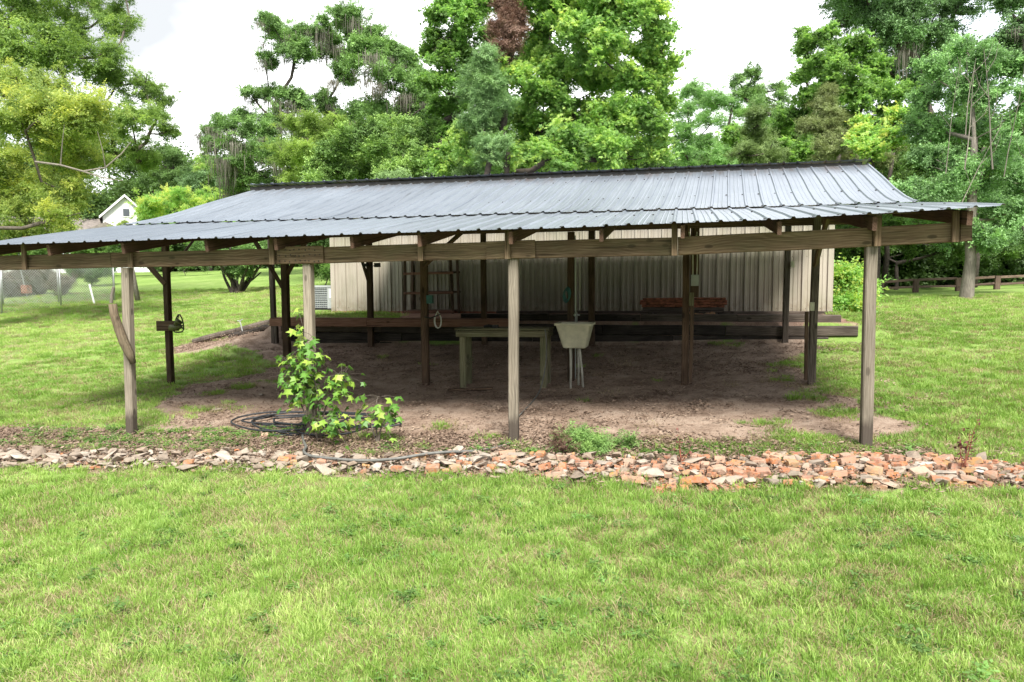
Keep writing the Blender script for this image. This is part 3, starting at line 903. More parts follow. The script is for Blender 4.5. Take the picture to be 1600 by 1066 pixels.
# ------------------------------------------------------------------ utility sink
sk = thing("utility_sink", "stained beige plastic utility sink on pipe legs under the shed", "sink", (-1.545, 10.95, 0.24))
def tub():
    mb = MB()
    zt, zb_ = 1.185, .815
    o = [(-1.81, 10.70), (-1.28, 10.70), (-1.28, 11.17), (-1.81, 11.17)]
    ob = [(-1.695, 10.78), (-1.38, 10.78), (-1.38, 11.10), (-1.695, 11.10)]
    i_ = [(-1.785, 10.725), (-1.305, 10.725), (-1.305, 11.145), (-1.785, 11.145)]
    ib = [(-1.675, 10.80), (-1.40, 10.80), (-1.40, 11.08), (-1.675, 11.08)]
    def rr(q, z, r=.03, out=0):
        cx = sum(p[0] for p in q) / 4; cy = sum(p[1] for p in q) / 4
        res = []
        for n_, (px, py) in enumerate(q):
            sx_ = 1 if px > cx else -1; sy_ = 1 if py > cy else -1
            px += sx_ * out; py += sy_ * out
            c = (px - sx_ * r, py - sy_ * r)
            a0 = math.atan2(sy_, sx_)
            for d in (-.7, -.25, .25, .7):
                res.append((c[0] + r * math.cos(a0 + d) * 1.15, c[1] + r * math.sin(a0 + d) * 1.15, z))
        return res
    rings = [rr(ob, zb_, .03), rr(ob, zb_ + .02, .03, .012), rr(o, zt - .035, .03, -.012), rr(o, zt - .032, .035, .012), rr(o, zt, .035, .012), rr(i_, zt, .03), rr(ib, zb_ + .03, .03)]
    n = 16
    for r in rings: mb.v += r
    for a in range(len(rings) - 1):
        for k in range(n):
            mb.f.append((a * n + k, a * n + (k + 1) % n, (a + 1) * n + (k + 1) % n, (a + 1) * n + k))
    mb.f.append(tuple(range(n - 1, -1, -1)))
    mb.f.append(tuple(range(6 * n, 7 * n)))
    return mb
tub().build("basin", M['sink'], sk)
for (x0, y0, x1, y1) in ((-1.60, 10.82, -1.575, 10.70), (-1.50, 10.95, -1.50, 10.98), (-1.46, 10.82, -1.40, 10.78), (-1.62, 11.05, -1.64, 11.1)):
    mb = MB(); mb.tube([(x0, y0, .82), ((x0 + x1) / 2 + .006, (y0 + y1) / 2, .5), (x1, y1, gz(x1, y1) - .03)], .017, 8)
    mb.build("leg", M['pipe'], sk, smooth=True)
fa = MB()
fa.tube([(-1.55, 11.15, 1.18), (-1.55, 11.15, 1.30), (-1.55, 11.08, 1.34), (-1.55, 11.0, 1.32), (-1.55, 10.97, 1.28)], .014, 8)
fa.tube([(-1.60, 11.15, 1.29), (-1.50, 11.15, 1.29)], .012, 6)
fa.build("faucet", M['galv'], sk, smooth=True)
wp = thing("water_post", "short brown post behind the sink carrying the water pipe", "post", (-1.63, 11.3, .28))
board("upright", (-1.66, 11.30, gz(-1.66, 11.3) - .05), (-1.66, 11.30, 2.56), .10, .09, M['wood_inner'], wp, side=(1, 0, 0), warp=.003)
mb = MB(); mb.tube([(-1.585, 11.27, .30), (-1.585, 11.27, 1.5), (-1.59, 11.27, 2.5)], .010, 6); mb.build("pipe", M['galv'], wp)
mb = MB(); mb.tube([(-1.52, 11.27, 1.36), (-1.515, 11.27, 1.9), (-1.53, 11.27, 2.55)], .006, 5); mb.build("cord", M['white_cable'], wp)
mb = MB()
for k in range(5):
    mb.tube([(-1.74 + .012 * math.cos(t * .7 + k), 11.24 - .03 * k / 5, 1.74 + .12 * math.sin(t * .785) - .01 * k) if False else
             (-1.70 + .045 * math.cos(t * .785) - .006 * k, 11.235 - .008 * k, 1.62 + .10 * math.sin(t * .785) - .012 * k) for t in range(9)], .008, 5)
mb.build("hose_coil", M['green_box'], wp)
tag(wp, None)

# ------------------------------------------------------------------ fittings on the posts
def box_thing(name, a, b, mat, label, cat, group=None):
    mb = MB(); mb.box(a, b)
    return tag(mb.build(name, mat, None), label, cat, group)
eb = thing("electric_box", "gray electric box on a dark backing board beside the inner post right of the sink", "electric box", (.17, 10.98, 1.8))
board("backing_board", (.185, 11.03, 1.56), (.185, 11.03, 2.58), .125, .025, M['wood_inner'], eb, side=(1, 0, 0))
mb = MB(); mb.box((.135, 10.955, 1.725), (.245, 11.014, 1.885)); mb.build("box", M['gray_box'], eb)
mb = MB(); mb.box((.150, 10.945, 1.74), (.232, 10.954, 1.87)); mb.build("door", M['gray_box'], eb)
mb = MB()
mb.tube([(.16, 10.99, 1.886), (.155, 10.985, 2.2), (.13, 10.98, 2.35), (.10, 10.98, 2.5)], .011, 6)
mb.tube([(.215, 10.99, 1.886), (.22, 10.985, 2.15), (.20, 10.98, 2.3), (.21, 10.99, 2.5)], .008, 6)
mb.build("conduit", M['pipe'], eb)
o = board("side_board", (.145, 10.97, .30), (.155, 10.97, 1.62), .055, .035, M['wood_inner'], shed, side=(1, 0, 0), warp=.003)
o = board("side_board", (.142, 10.942, 1.44), (.145, 10.942, 1.63), .07, .018, M['wood_green'], shed, side=(1, 0, 0))
box_thing("green_outlet_box", (-3.895, 10.965, 1.47), (-3.80, 11.03, 1.60), M['green_box'], "small teal outlet box on the brown inner post left of the table", "outlet box")
box_thing("beige_switch_box", (1.90 - .15, 10.93, 1.37), (1.81, 10.985, 1.49), M['sink'], "small beige box on the gray inner post nearest the right front post", "outlet box", None)
box_thing("beige_junction_box", (1.90, 13.93, 2.03), (1.955, 13.98, 2.14), M['sink'], "tiny beige box high on the back right post", "outlet box", None)
board("side_board", (1.725, 10.96, .40), (1.71, 10.96, 1.36), .045, .05, M['wood_inner'], shed, side=(1, 0, 0), warp=.004)
board("side_board", (1.775, 10.955, .33), (1.715, 10.955, 1.1), .035, .03, M['timber_gray'], shed, side=(1, 0, 0), warp=.003)
fl = thing("flood_light", "small black flood light under the beam on the back left brown post", "flood light", (-6.15, 13.98, 2.2))
mb = MB(); mb.box((-6.31, 13.93, 2.135), (-6.20, 13.995, 2.20)); mb.box((-6.12, 13.93, 2.14), (-5.97, 13.97, 2.155)); mb.build("bracket", M['dark_metal'], fl)
mb = MB(); mb.box((-6.04, 13.90, 2.12), (-5.93, 13.98, 2.205)); mb.build("lamp_head", M['dark_metal'], fl)
cl = MB()
for k in range(3):
    cl.tube([(-3.70 + (.05 + .006 * k) * math.cos(t * .5236), 10.94 - .006 * k, 1.20 + (.105 + .006 * k) * math.sin(t * .5236) + (.04 if t in (3,) else 0)) for t in range(13)], .006, 5)
tag(cl.build("cable_coil", M['white_cable'], None), "pale coiled cable hanging from a peg left of the table", "cable")
mb = MB(); mb.tube([(-3.93, 10.97, 1.26), (-3.82, 10.93, 1.245), (-3.66, 10.93, 1.30)], .012, 6)
tag(mb.build("peg_hook", M['dark_metal'], None), "dark hook sticking out of the inner post holding the pale coiled cable", "hook")

# hand-cranked machine on the left inner post
vs_ = thing("hand_crank_wheel", "olive hand-cranked wheel bolted to a plank on the left inner post", "hand crank", (-8.5, 10.95, 1.1))
board("plank", (-8.77, 10.945, 1.085), (-8.36, 10.945, 1.09), .17, .05, M['wood_inner'], vs_, side=(0, 0, 1))
mb = MB()
mb.tube([(-8.47, 10.90, 1.06), (-8.36, 10.88, 1.06), (-8.24, 10.87, 1.08)], [.055, .05, .03], 10)
mb.tube([(-8.34, 10.87, 1.11), (-8.30, 10.87, 1.17), (-8.24, 10.87, 1.14)], [.045, .055, .03], 8)
mb.build("shaft", M['green_paint'], vs_, smooth=True)
rim = [(-8.385, 1.01), (-8.36, 1.12), (-8.325, 1.22), (-8.285, 1.285), (-8.25, 1.285), (-8.215, 1.22), (-8.19, 1.12), (-8.19, 1.04), (-8.22, .995), (-8.30, .985), (-8.36, .99), (-8.385, 1.01)]
mb = MB(); mb.tube([(x, 10.86, z) for x, z in rim], .012, 6); mb.build("rim", M['dark_metal'], vs_)
for (a, b_) in (((-8.36, 1.02), (-8.27, 1.28)), ((-8.20, 1.04), (-8.30, 1.2)), ((-8.36, 1.12), (-8.19, 1.10))):
    mb = MB(); mb.tube([(a[0], 10.86, a[1]), (b_[0], 10.86, b_[1])], .010, 5); mb.build("spoke", M['dark_metal'], vs_)

# rough limb nailed to the first post
mb = MB()
pts = [(-6.965, 7.90, 1.55), (-6.955, 7.905, 1.42), (-6.90, 7.91, 1.24), (-6.84, 7.92, 1.06), (-6.775, 7.93, .92), (-6.73, 7.935, .80)]
mb.tube(pts, [.050, .052, .056, .060, .055, .035], 9)
tag(mb.build("rough_limb", M['log'], None, smooth=True), "knotty sawn tree limb leaning against the left front post", "tree limb")
mb = MB(); mb.tube([(-6.985, 7.90, 1.565), (-6.96, 7.89, 1.66), (-6.925, 7.89, 1.76)], [.022, .02, .02], 7)
tag(mb.build("pale_stick", M['bark_pale'], None), "short pale stick jutting up above the knotty limb", "stick")

# ------------------------------------------------------------------ rack leaning on the building wall
rk = thing("wooden_rack", "open wooden shelf rack standing against the beige metal wall", "rack", (-6, 17.3, 1.05))
for x, y, t in ((-6.66, 17.15, .045), (-6.60, 17.50, .04), (-5.42, 17.15, .045), (-5.36, 17.50, .04)):
    board("upright", (x + rnd.uniform(-.01, .01), y, gz(x, y)), (x + (.03 if x < -6 else -.05), y, 2.62), .06, t, M['wood_inner'], rk, side=(1, 0, 0))
board("upright", (-6.40, 17.52, gz(-6.4, 17.52)), (-6.40, 17.52, 2.8), .20, .03, M['wood_post'], rk, side=(1, 0, 0), label="wide pale upright board")
for z in (1.09, 1.55, 2.03, 2.5):
    board("rail", (-6.66, 17.10, z), (-5.38, 17.10, z + .01), .06, .03, M['deck_wood'], rk, side=(0, 0, 1), warp=.002)
    board("rail", (-6.62, 17.54, z + .02), (-5.34, 17.54, z + .03), .05, .03, M['wood_inner'], rk, side=(0, 0, 1))
    board("shelf_board", (-6.6, 17.32, z + .04), (-5.4, 17.32, z + .04), .018, .30, M['wood_inner'], rk, side=(0, 0, 1)) if z < 1.2 else None

# stack of old rusty sheets and boards on the ledge, bricks under its end
st = thing("board_stack", "stack of rusty reddish boards lying on the ledge against the metal wall", "board stack", (0.05, 15.3, 1.1))
zz = 1.175
for i in range(6):
    h = rnd.choice((.038, .045, .052))
    x0 = -.80 + rnd.uniform(-.04, .06); x1 = .86 + rnd.uniform(-.05, .02)
    board("plank", (x0, 15.25 + rnd.uniform(-.03, .03), zz + h / 2), (x1, 15.27, zz + h / 2 + .003), h, .40, M['rust'] if i > 1 else M['timber_gray'], st, side=(0, 0, 1), ch=.012, warp=.004)
    zz += h + .004
for x in (-.6, .75):
    board("bearer", (x, 15.05, 1.115), (x, 15.5, 1.115), .11, .09, M['timber'], st, side=(0, 0, 1))
# ------------------------------------------------------------------ scattering helper
def scatter_group(name, variants):
    ng = bpy.data.node_groups.new(name, 'GeometryNodeTree')
    ng.interface.new_socket('Geometry', in_out='INPUT', socket_type='NodeSocketGeometry')
    ng.interface.new_socket('Geometry', in_out='OUTPUT', socket_type='NodeSocketGeometry')
    gi = ng.nodes.new('NodeGroupInput'); go = ng.nodes.new('NodeGroupOutput')
    jn = ng.nodes.new('GeometryNodeJoinGeometry')
    for me in variants:
        src = bpy.data.objects.new("clump_shape", me)
        oi = ng.nodes.new('GeometryNodeObjectInfo')
        oi.inputs['Object'].default_value = src
        g2 = ng.nodes.new('GeometryNodeGeometryToInstance')
        ng.links.new(oi.outputs['Geometry'], g2.inputs[0])
        ng.links.new(g2.outputs[0], jn.inputs[0])
    ip = ng.nodes.new('GeometryNodeInstanceOnPoints')
    ip.inputs['Pick Instance'].default_value = True
    def att(nm, ty):
        n = ng.nodes.new('GeometryNodeInputNamedAttribute')
        n.data_type = ty
        n.inputs['Name'].default_value = nm
        return n.outputs['Attribute']
    ng.links.new(gi.outputs[0], ip.inputs['Points'])
    ng.links.new(jn.outputs[0], ip.inputs['Instance'])
    ng.links.new(att('pick', 'INT'), ip.inputs['Instance Index'])
    ng.links.new(att('rot', 'FLOAT_VECTOR'), ip.inputs['Rotation'])
    ng.links.new(att('scl', 'FLOAT_VECTOR'), ip.inputs['Scale'])
    ng.links.new(ip.outputs[0], go.inputs[0])
    return ng

def scatter(name, ng, pts, rot, scl, pick, tint, parent=None, loc=(0, 0, 0)):
    n = len(pts)
    me = bpy.data.meshes.new(name)
    me.vertices.add(n)
    me.vertices.foreach_set('co', (np.asarray(pts) - np.array(loc)).astype(np.float32).ravel())
    def put(nm, ty, key, arr, dt=np.float32):
        a = me.attributes.new(nm, ty, 'POINT')
        a.data.foreach_set(key, np.asarray(arr).astype(dt).ravel())
    scl = np.asarray(scl, float)
    if scl.ndim == 1: scl = np.repeat(scl[:, None], 3, 1)
    put('rot', 'FLOAT_VECTOR', 'vector', rot)
    put('scl', 'FLOAT_VECTOR', 'vector', scl)
    put('pick', 'INT', 'value', pick, np.int32)
    put('tint', 'FLOAT', 'value', tint)
    o = link(name, me, parent, loc)
    m = o.modifiers.new('scatter', 'NODES')
    m.node_group = ng
    return o

R = np.random.RandomState(11)

def arr_mesh(name, v, f, mat, lv=None):
    me = bpy.data.meshes.new(name)
    me.from_pydata(v, [], f)
    me.materials.append(mat)
    if lv is not None:
        a = me.attributes.new('lv', 'FLOAT', 'POINT')
        a.data.foreach_set('value', np.asarray(lv, np.float32))
    me.update()
    return me

def star_outline(n=5, s=1.0):
    pts = [(0, -0.25)]
    for k in range(n):
        a = rad(-160 + 320 * k / (n - 1)) if n > 1 else 0
        a = rad(-125 + 250 * k / (n - 1))
        L1 = (0.72, 0.92, 1.0, 0.92, 0.72)[k] if n == 5 else 1
        pts.append((math.sin(a) * L1, math.cos(a) * L1))
        if k < n - 1:
            a2 = a + rad(250 / (n - 1) / 2)
            pts.append((math.sin(a2) * .42, math.cos(a2) * .42))
    return [(x * s * .5, (y + .25) * s * .5) for x, y in pts]

def clump(kind, seed, mat, n, size, aspect, droop=0.2, flat=0.8, twig=True):
    r = np.random.RandomState(seed)
    v, f, lv = [], [], []
    st = star_outline()
    tw = []
    for k in range(9 if kind != 'needle' else 14):
        a = r.normal(size=3); a[2] = a[2] * .7 + .25; a /= np.linalg.norm(a)
        tw.append((a, r.uniform(.5, 1.0), r.normal(size=3) * .16))
    for i in range(n):
        a, L_, bend = tw[i % len(tw)]
        t_ = r.uniform(.12, 1) ** .8
        p = a * L_ * t_ * .85 + bend * t_ * t_ + r.normal(size=3) * (.045 + .06 * t_)
        p[2] = p[2] * flat - droop * .25 * t_ * t_
        d = a + r.normal(size=3) * .7
        d /= np.linalg.norm(d)
        up_ = d * 0.35 + np.array([0, 0, 0.75]) + r.normal(size=3) * 0.55
        up_ /= np.linalg.norm(up_)
        ax = d + r.normal(size=3) * 0.6 - np.array([0, 0, droop * 2])
        ax -= up_ * ax.dot(up_); ax /= np.linalg.norm(ax) + 1e-9
        sd = np.cross(ax, up_)
        s = size * r.uniform(0.7, 1.25)
        k = len(v)
        q = r.rand()
        if kind == 'star':
            P_ = [p + sd * x * s + ax * y * s - up_ * (abs(x) * s * 0.25 + y * y * s * .15) for x, y in st]
            v += [tuple(a) for a in P_]
            # two halves from the stalk point
            m_ = len(st)
            f.append(tuple([k] + [k + j for j in range(1, 6)]))
            f.append(tuple([k] + [k + j for j in range(5, m_)]))
            lv += [q] * m_
        elif kind == 'needle':
            w = s * aspect
            v += [tuple(p - sd * w), tuple(p + sd * w), tuple(p + ax * s)]
            f.append((k, k + 1, k + 2)); lv += [q] * 3
        else:
            w = s * aspect
            mid = p + ax * s * .5
            v += [tuple(p), tuple(mid + sd * w - up_ * w * .25), tuple(p + ax * s - up_ * s * droop * .5), tuple(mid - sd * w - up_ * w * .25)]
            f.append((k, k + 1, k + 2)); f.append((k, k + 2, k + 3)); lv += [q] * 4
    me = arr_mesh("leaf_clump", v, f, mat, lv)
    return me

def moss_mesh(seed, mat):
    r = np.random.RandomState(seed)
    v, f, lv = [], [], []
    for i in range(60):
        x, y = r.normal(size=2) * .28
        L_ = r.uniform(.15, 1.0) ** 1.3; w = r.uniform(.006, .016)
        a = r.uniform(0, 3.14)
        dx, dy = math.cos(a) * w, math.sin(a) * w
        k = len(v)
        pts = [(x + r.normal() * .02, y + r.normal() * .02, -L_ * t) for t in (0, .35, .7, 1)]
        for j, (px, py, pz) in enumerate(pts):
            ww = (1, 1.3, .9, .15)[j]
            v += [(px - dx * ww, py - dy * ww, pz), (px + dx * ww, py + dy * ww, pz)]
        for j in range(3):
            f.append((k + 2 * j, k + 2 * j + 1, k + 2 * j + 3, k + 2 * j + 2))
        lv += [r.rand()] * 8
    return arr_mesh("moss_clump", v, f, mat, lv)

# ------------------------------------------------------------------ rubble border
import bmesh
def hull(name, pts, mats):
    bm = bmesh.new()
    for p in pts: bm.verts.new(p)
    bmesh.ops.convex_hull(bm, input=bm.verts)
    for vv in [q for q in bm.verts if not q.link_faces]: bm.verts.remove(vv)
    me = bpy.data.meshes.new(name)
    bm.to_mesh(me); bm.free()
    for m in mats: me.materials.append(m)
    return me

def rubble_mat(name, stops, rough=0.9):
    m, nt, b, _ = new_mat(name)
    v, r, o = obj_coords(nt)
    al = N(nt, "ShaderNodeAttribute", attribute_type='GEOMETRY', attribute_name='lv')
    f = math_n(nt, 'FRACT', math_n(nt, 'ADD', r, al.outputs['Fac']))
    c = ramp(nt, f, stops)
    n = noise(nt, v, 22, 5, 0.7)
    c = mixc(nt, ramp(nt, n, [(0.34, (0, 0, 0)), (0.62, (0.8, 0.8, 0.8))]), c, (0.28, 0.225, 0.175))
    n2 = noise(nt, v, 9, 4, 0.6)
    c = mixc(nt, ramp(nt, n2, [(0.57, (0, 0, 0)), (0.70, (0.7, 0.7, 0.7))]), c, (0.10, 0.085, 0.06))
    nt.links.new(c, b.inputs['Base Color'])
    b.inputs['Roughness'].default_value = rough
    b.inputs['Specular IOR Level'].default_value = 0.2
    bump(nt, b, noise(nt, v, 60, 4, .7), 0.6, 0.006)
    return m
M['brick'] = rubble_mat("broken_brick", [(0, (0.414, 0.135, 0.054)), (0.18, (0.504, 0.171, 0.054)), (0.35, (0.324, 0.126, 0.077)), (0.5, (0.504, 0.279, 0.180)), (0.62, (0.450, 0.306, 0.234)), (0.75, (0.522, 0.270, 0.072)), (0.9, (0.486, 0.153, 0.063)), (1, (0.396, 0.252, 0.189))])
M['stone'] = rubble_mat("pale_rubble", [(0, (0.27, 0.22, 0.17)), (0.2, (0.40, 0.36, 0.31)), (0.35, (0.20, 0.15, 0.11)), (0.5, (0.34, 0.26, 0.20)), (0.62, (0.46, 0.43, 0.385)), (0.75, (0.15, 0.115, 0.09)), (0.88, (0.28, 0.24, 0.20)), (1, (0.36, 0.29, 0.235))])

def brick_pts(r, L_, W_, H_):
    pts = []
    for sx in (-1, 1):
        for sy in (-1, 1):
            for sz in (-1, 1):
                cx = sx * L_ / 2 * r.uniform(.8, 1.04); cy = sy * W_ / 2 * r.uniform(.88, 1.04); cz = sz * H_ / 2 * r.uniform(.9, 1.05)
                if r.rand() < .05: continue
                c = .014
                pts += [(cx - sx * c * r.uniform(.3, 1.5), cy, cz), (cx, cy - sy * c * r.uniform(.3, 1.5), cz), (cx, cy, cz - sz * c * r.uniform(.3, 1.2))]
    return pts
def stone_pts(r, L_, W_, H_):
    pts = []
    for k in range(15):
        d = r.normal(size=3); d /= np.linalg.norm(d)
        d = np.sign(d) * np.abs(d) ** 0.6
        k_ = r.uniform(.75, 1.05)
        pts.append((d[0] * L_ / 2 * k_, d[1] * W_ / 2 * k_, d[2] * H_ / 2 * k_))
    return pts
rr = np.random.RandomState(5)
brick_meshes = [(hull("brick", brick_pts(rr, l, w, h), [M['brick']]), l, w, h) for l, w, h in
                [(.19, .092, .056), (.18, .09, .055), (.12, .09, .055), (.10, .09, .055), (.14, .09, .056), (.08, .085, .05), (.11, .07, .05), (.15, .09, .055), (.09, .06, .05), (.13, .085, .04)]]
stone_meshes = [(hull("stone", stone_pts(rr, l, w, h), [M['stone']]), l, w, h) for l, w, h in
                [(.22, .14, .05), (.16, .11, .07), (.12, .10, .06), (.10, .08, .05), (.14, .08, .05), (.09, .07, .05), (.26, .13, .045), (.11, .11, .08), (.18, .08, .04), (.08, .06, .04)]]

rub = thing("rubble_border", "low heap of broken bricks and pale stones in front of the shed", "rubble border", (-2.2, 7.1, -0.1))
heap = {}
def heap_at(x, y, r):
    ks = [(int((x + a) // .06), int((y + b) // .06)) for a in (-r, 0, r) for b in (-r, 0, r)]
    return ks, float(np.mean(sorted(heap.get(k, 0.0) for k in ks)[-5:]))
def band(x):
    y0 = np.interp(x, [-10, -7.6, -4, -1.6, 1.3, 3.0, 3.6], [6.45, 6.72, 6.86, 6.88, 6.80, 7.02, 7.25])
    y1 = np.interp(x, [-10, -7.6, -4, -1.6, 0.2, 1.6, 3.0, 3.6], [7.0, 7.22, 7.32, 7.42, 7.48, 7.62, 7.55, 7.5])
    return y0, y1
sv, sf, slv = [], [], []
def add_static(me, loc, eul, s, lv):
    mt = Euler(eul).to_matrix()
    k = len(sv)
    for p in me.vertices:
        q = mt @ (p.co * s) + Vector(loc)
        sv.append(tuple(q))
    for p in me.polygons: sf.append(tuple(i + k for i in p.vertices))
    slv.extend([lv] * len(me.vertices))
stuffs = {'brick': ([], [], []), 'stone': ([], [], [])}
def place(n, big):
    made = 0
    tries = 0
    while made < n and tries < n * 30:
        tries += 1
        x = R.uniform(-9.6, 3.35)
        pb = float(np.interp(x, [-9, -3.5, -1.8, -0.5, 1.0, 3.2], [.07, .07, .34, .62, .74, .50]))
        dens = float(np.interp(x, [-9.6, -7, -4.2, -1.5, 0, 2.4, 3.3], [.30, .55, .75, .9, 1, 1, .5]))
        if R.rand() > dens: continue
        y0, y1 = band(x)
        y = y0 + (y1 - y0) * np.clip(R.normal(.48, .26), -.05, 1.08)
        isb = R.rand() < pb
        me, l, w, h = (brick_meshes if isb else stone_meshes)[R.randint(10)]
        if big and l < .10 and R.rand() < .6: continue
        s = (R.uniform(.6, 1.15) if isb else R.uniform(.7, 1.3)) if big else R.uniform(.22, .6)
        ks, hz = heap_at(x, y, .05 * s)
        if hz > .06: continue
        z = gz(x, y) + hz + h * s * (.20 if big else .16)
        yaw_ = R.uniform(-.5, .5) if R.rand() < .6 else R.uniform(0, 3.14)
        tl = .14 if isb else .2
        eul = (R.normal(0, tl), R.normal(0, tl), yaw_)
        if big:
            o = link('brick' if isb else 'stone', me, rub, (x, y, z), eul)
            o.scale = (s, s, s)
        else:
            S = stuffs['brick' if isb else 'stone']
            mt = Euler(eul).to_matrix(); k = len(S[0])
            for p in me.vertices: S[0].append(tuple(mt @ (p.co * s) + Vector((x, y, z))))
            for p in me.polygons: S[1].append(tuple(i + k for i in p.vertices))
            S[2].extend([R.rand()] * len(me.vertices))
        for k in ks: heap[k] = max(heap.get(k, 0), hz + h * s * (.34 if big else .2))
        made += 1
place(2300, False)
place(560, True)
place(500, False)
for nm in ('brick', 'stone'):
    S = stuffs[nm]
    o = link("brick_crumbs" if nm == 'brick' else "stone_crumbs", arr_mesh(nm + "_crumbs", S[0], S[1], M[nm], S[2]), rub)
    o['kind'] = 'stuff'
# a few tidy bricks laid in the grass at the front edge
for k in range(8):
    x = -.72 + .105 * k * (1 + .1 * (k > 3)); y = 6.72 + R.uniform(-.02, .02) + .02 * k % .05
    if k in (3,): continue
    link("brick", brick_meshes[(k * 3) % 8][0], rub, (x + .55, y, gz(x + .55, y) + .012), (R.normal(0, .05), R.normal(0, .05), 1.57 + R.normal(0, .2)))
# scattered single stones on the soil
for i, (x, y, s, lb) in enumerate(((-6.55, 9.35, 1.0, "flat white stone lying on the soil between the two left posts"), (-6.35, 10.2, .8, "smaller pale stone on the soil, farther back than the flat white one"),
                     (-4.75, 8.0, 1.2, "pale flat stone beside the black hose coils at the second post"), (.95, 8.9, .5, "tiny pale pebble on the dirt near the right grass tuft"))):
    o = link("stone", stone_meshes[i * 2][0], None, (x, y, gz(x, y) + .012), (0, 0, i))
    o.scale = (s, s, s * .7)
    tag(o, lb, "stone", "loose stones on the soil")
bp = thing("brick_pile", "small pile of orange bricks tucked under the end of the board stack", "brick pile", (.4, 14.9, 1.1))
for k in range(11):
    link("brick", brick_meshes[k % 8][0], bp, (.12 + .055 * k + R.uniform(-.01, .01), 14.86 + R.uniform(-.02, .02), 1.035 + .05 + (k % 2) * .035), (R.normal(0, .35), 1.2 + R.normal(0, .3), 1.57 + R.normal(0, .3)))

# ------------------------------------------------------------------ hoses
def smooth_path(pts, n=8):
    pts = [Vector(p) for p in pts]
    out = []
    for i in range(len(pts) - 1):
        p0 = pts[max(i - 1, 0)]; p1 = pts[i]; p2 = pts[i + 1]; p3 = pts[min(i + 2, len(pts) - 1)]
        for k in range(n):
            t = k / n
            out.append(0.5 * ((2 * p1) + (p2 - p0) * t + (2 * p0 - 5 * p1 + 4 * p2 - p3) * t * t + (3 * p1 - p0 - 3 * p2 + p3) * t ** 3))
    out.append(pts[-1])
    return out
mb = MB()
pts = []
for i in range(64):
    t = i / 63
    a = t * 2 * math.pi * 5.3 + 2.6
    lay = i / 63
    rx = 0.88 + .34 * math.sin(a * .37 + 1); ry = .38 + .17 * math.cos(a * .53)
    cx = -4.50 + .32 * math.sin(a * .21); cy = 8.58 + .06 * math.cos(a * .3)
    x = cx + rx * math.cos(a) + R.normal(0, .02); y = cy + ry * math.sin(a) + R.normal(0, .015)
    pts.append((x, y, gz(x, y) + .028 + .055 * lay * abs(math.sin(a * .7)) + .01))
pts.append((-4.95, 8.0, gz(-4.95, 8.0) + .03))
mb.tube(smooth_path(pts, 5), .0125, 6)
tag(mb.build("black_hose_coil", M['black_rubber'], None, smooth=True), "long black hose lying in loose loops around the second front post", "hose")
mb = MB()
hp = [(-4.30, 7.88, .1), (-4.46, 8.02, .03), (-4.27, 7.72, .035), (-4.13, 7.5, .07), (-4.02, 7.25, .10), (-3.86, 7.12, .10), (-3.55, 7.05, .10), (-3.2, 7.02, .10), (-2.85, 7.06, .11), (-2.6, 7.18, .11), (-2.38, 7.31, .09), (-2.2, 7.48, .05), (-2.05, 7.65, .025), (-1.92, 7.8, .02), (-1.84, 7.94, .02)]
mb.tube(smooth_path([(x, y, gz(x, y) + z) for x, y, z in hp[1:]], 6), .0165, 7)
tag(mb.build("gray_hose", M['gray_hose'], None, smooth=True), "gray garden hose running across the rubble to the middle front post", "hose")
mb = MB()
mb.tube(smooth_path([(-1.955, 10.68, 1.10), (-1.93, 10.64, .95), (-1.93, 10.6, .6), (-1.95, 10.3, .28), (-1.98, 9.9, .16), (-2.0, 9.4, gz(-2, 9.4) + .02), (-2.02, 8.9, gz(-2.02, 8.9) + .01)], 6), .009, 6)
tag(mb.build("thin_hose", M['gray_hose'], None, smooth=True), "thin gray hose hanging from the table corner down to the dirt", "hose")
mb = MB()
mb.tube([(-4.98, 7.98, gz(-4.98, 7.98) + .03), (-4.90, 8.0, gz(-4.9, 8) + .035)], .03, 8)
tag(mb.build("hose_end", M['brick'], None), "rusty red hose end lying left of the second front post", "hose fitting")

# ------------------------------------------------------------------ air conditioner
ac = thing("ac_unit", "gray outdoor air conditioner at the left corner of the metal building", "air conditioner", (-9.3, 18.3, 1.05))
mb = MB(); mb.box((-9.80, 18.05, 1.10), (-8.98, 18.75, 1.14)); mb.build("base", M['dark_metal'], ac)
mb = MB(); mb.box((-9.72, 18.12, 1.14), (-9.02, 18.72, 1.70)); mb.build("body", plain("ac_core", (.10, .115, .13), .6), ac)
mb = MB(); mb.box((-9.75, 18.08, 1.70), (-8.99, 18.75, 1.755)); mb.build("top", M['gray_box'], ac)
for x in (-9.735, -9.20, -9.02):
    board("corner_post", (x, 18.10, 1.14), (x, 18.10, 1.70), .035 if x != -9.2 else .03, .02, M['gray_box'], ac, side=(1, 0, 0))
mb = MB(); mb.box((-9.19, 18.092, 1.145), (-9.03, 18.11, 1.695)); mb.build("panel", M['gray_box'], ac)
mb = MB(); mb.box((-9.16, 18.086, 1.42), (-9.06, 18.0915, 1.66)); mb.build("label_sheet", M['white_paint'], ac)
for i in range(11):
    mb = MB(); mb.box((-9.715, 18.098, 1.165 + i * .049), (-9.215, 18.108, 1.18 + i * .049)); mb.build("louver", M['gray_box'], ac)
for i in range(9):
    mb = MB(); mb.box((-9.70 + i * .057, 18.110, 1.15), (-9.685 + i * .057, 18.118, 1.695)); mb.build("grille_bar", M['galv'], ac)

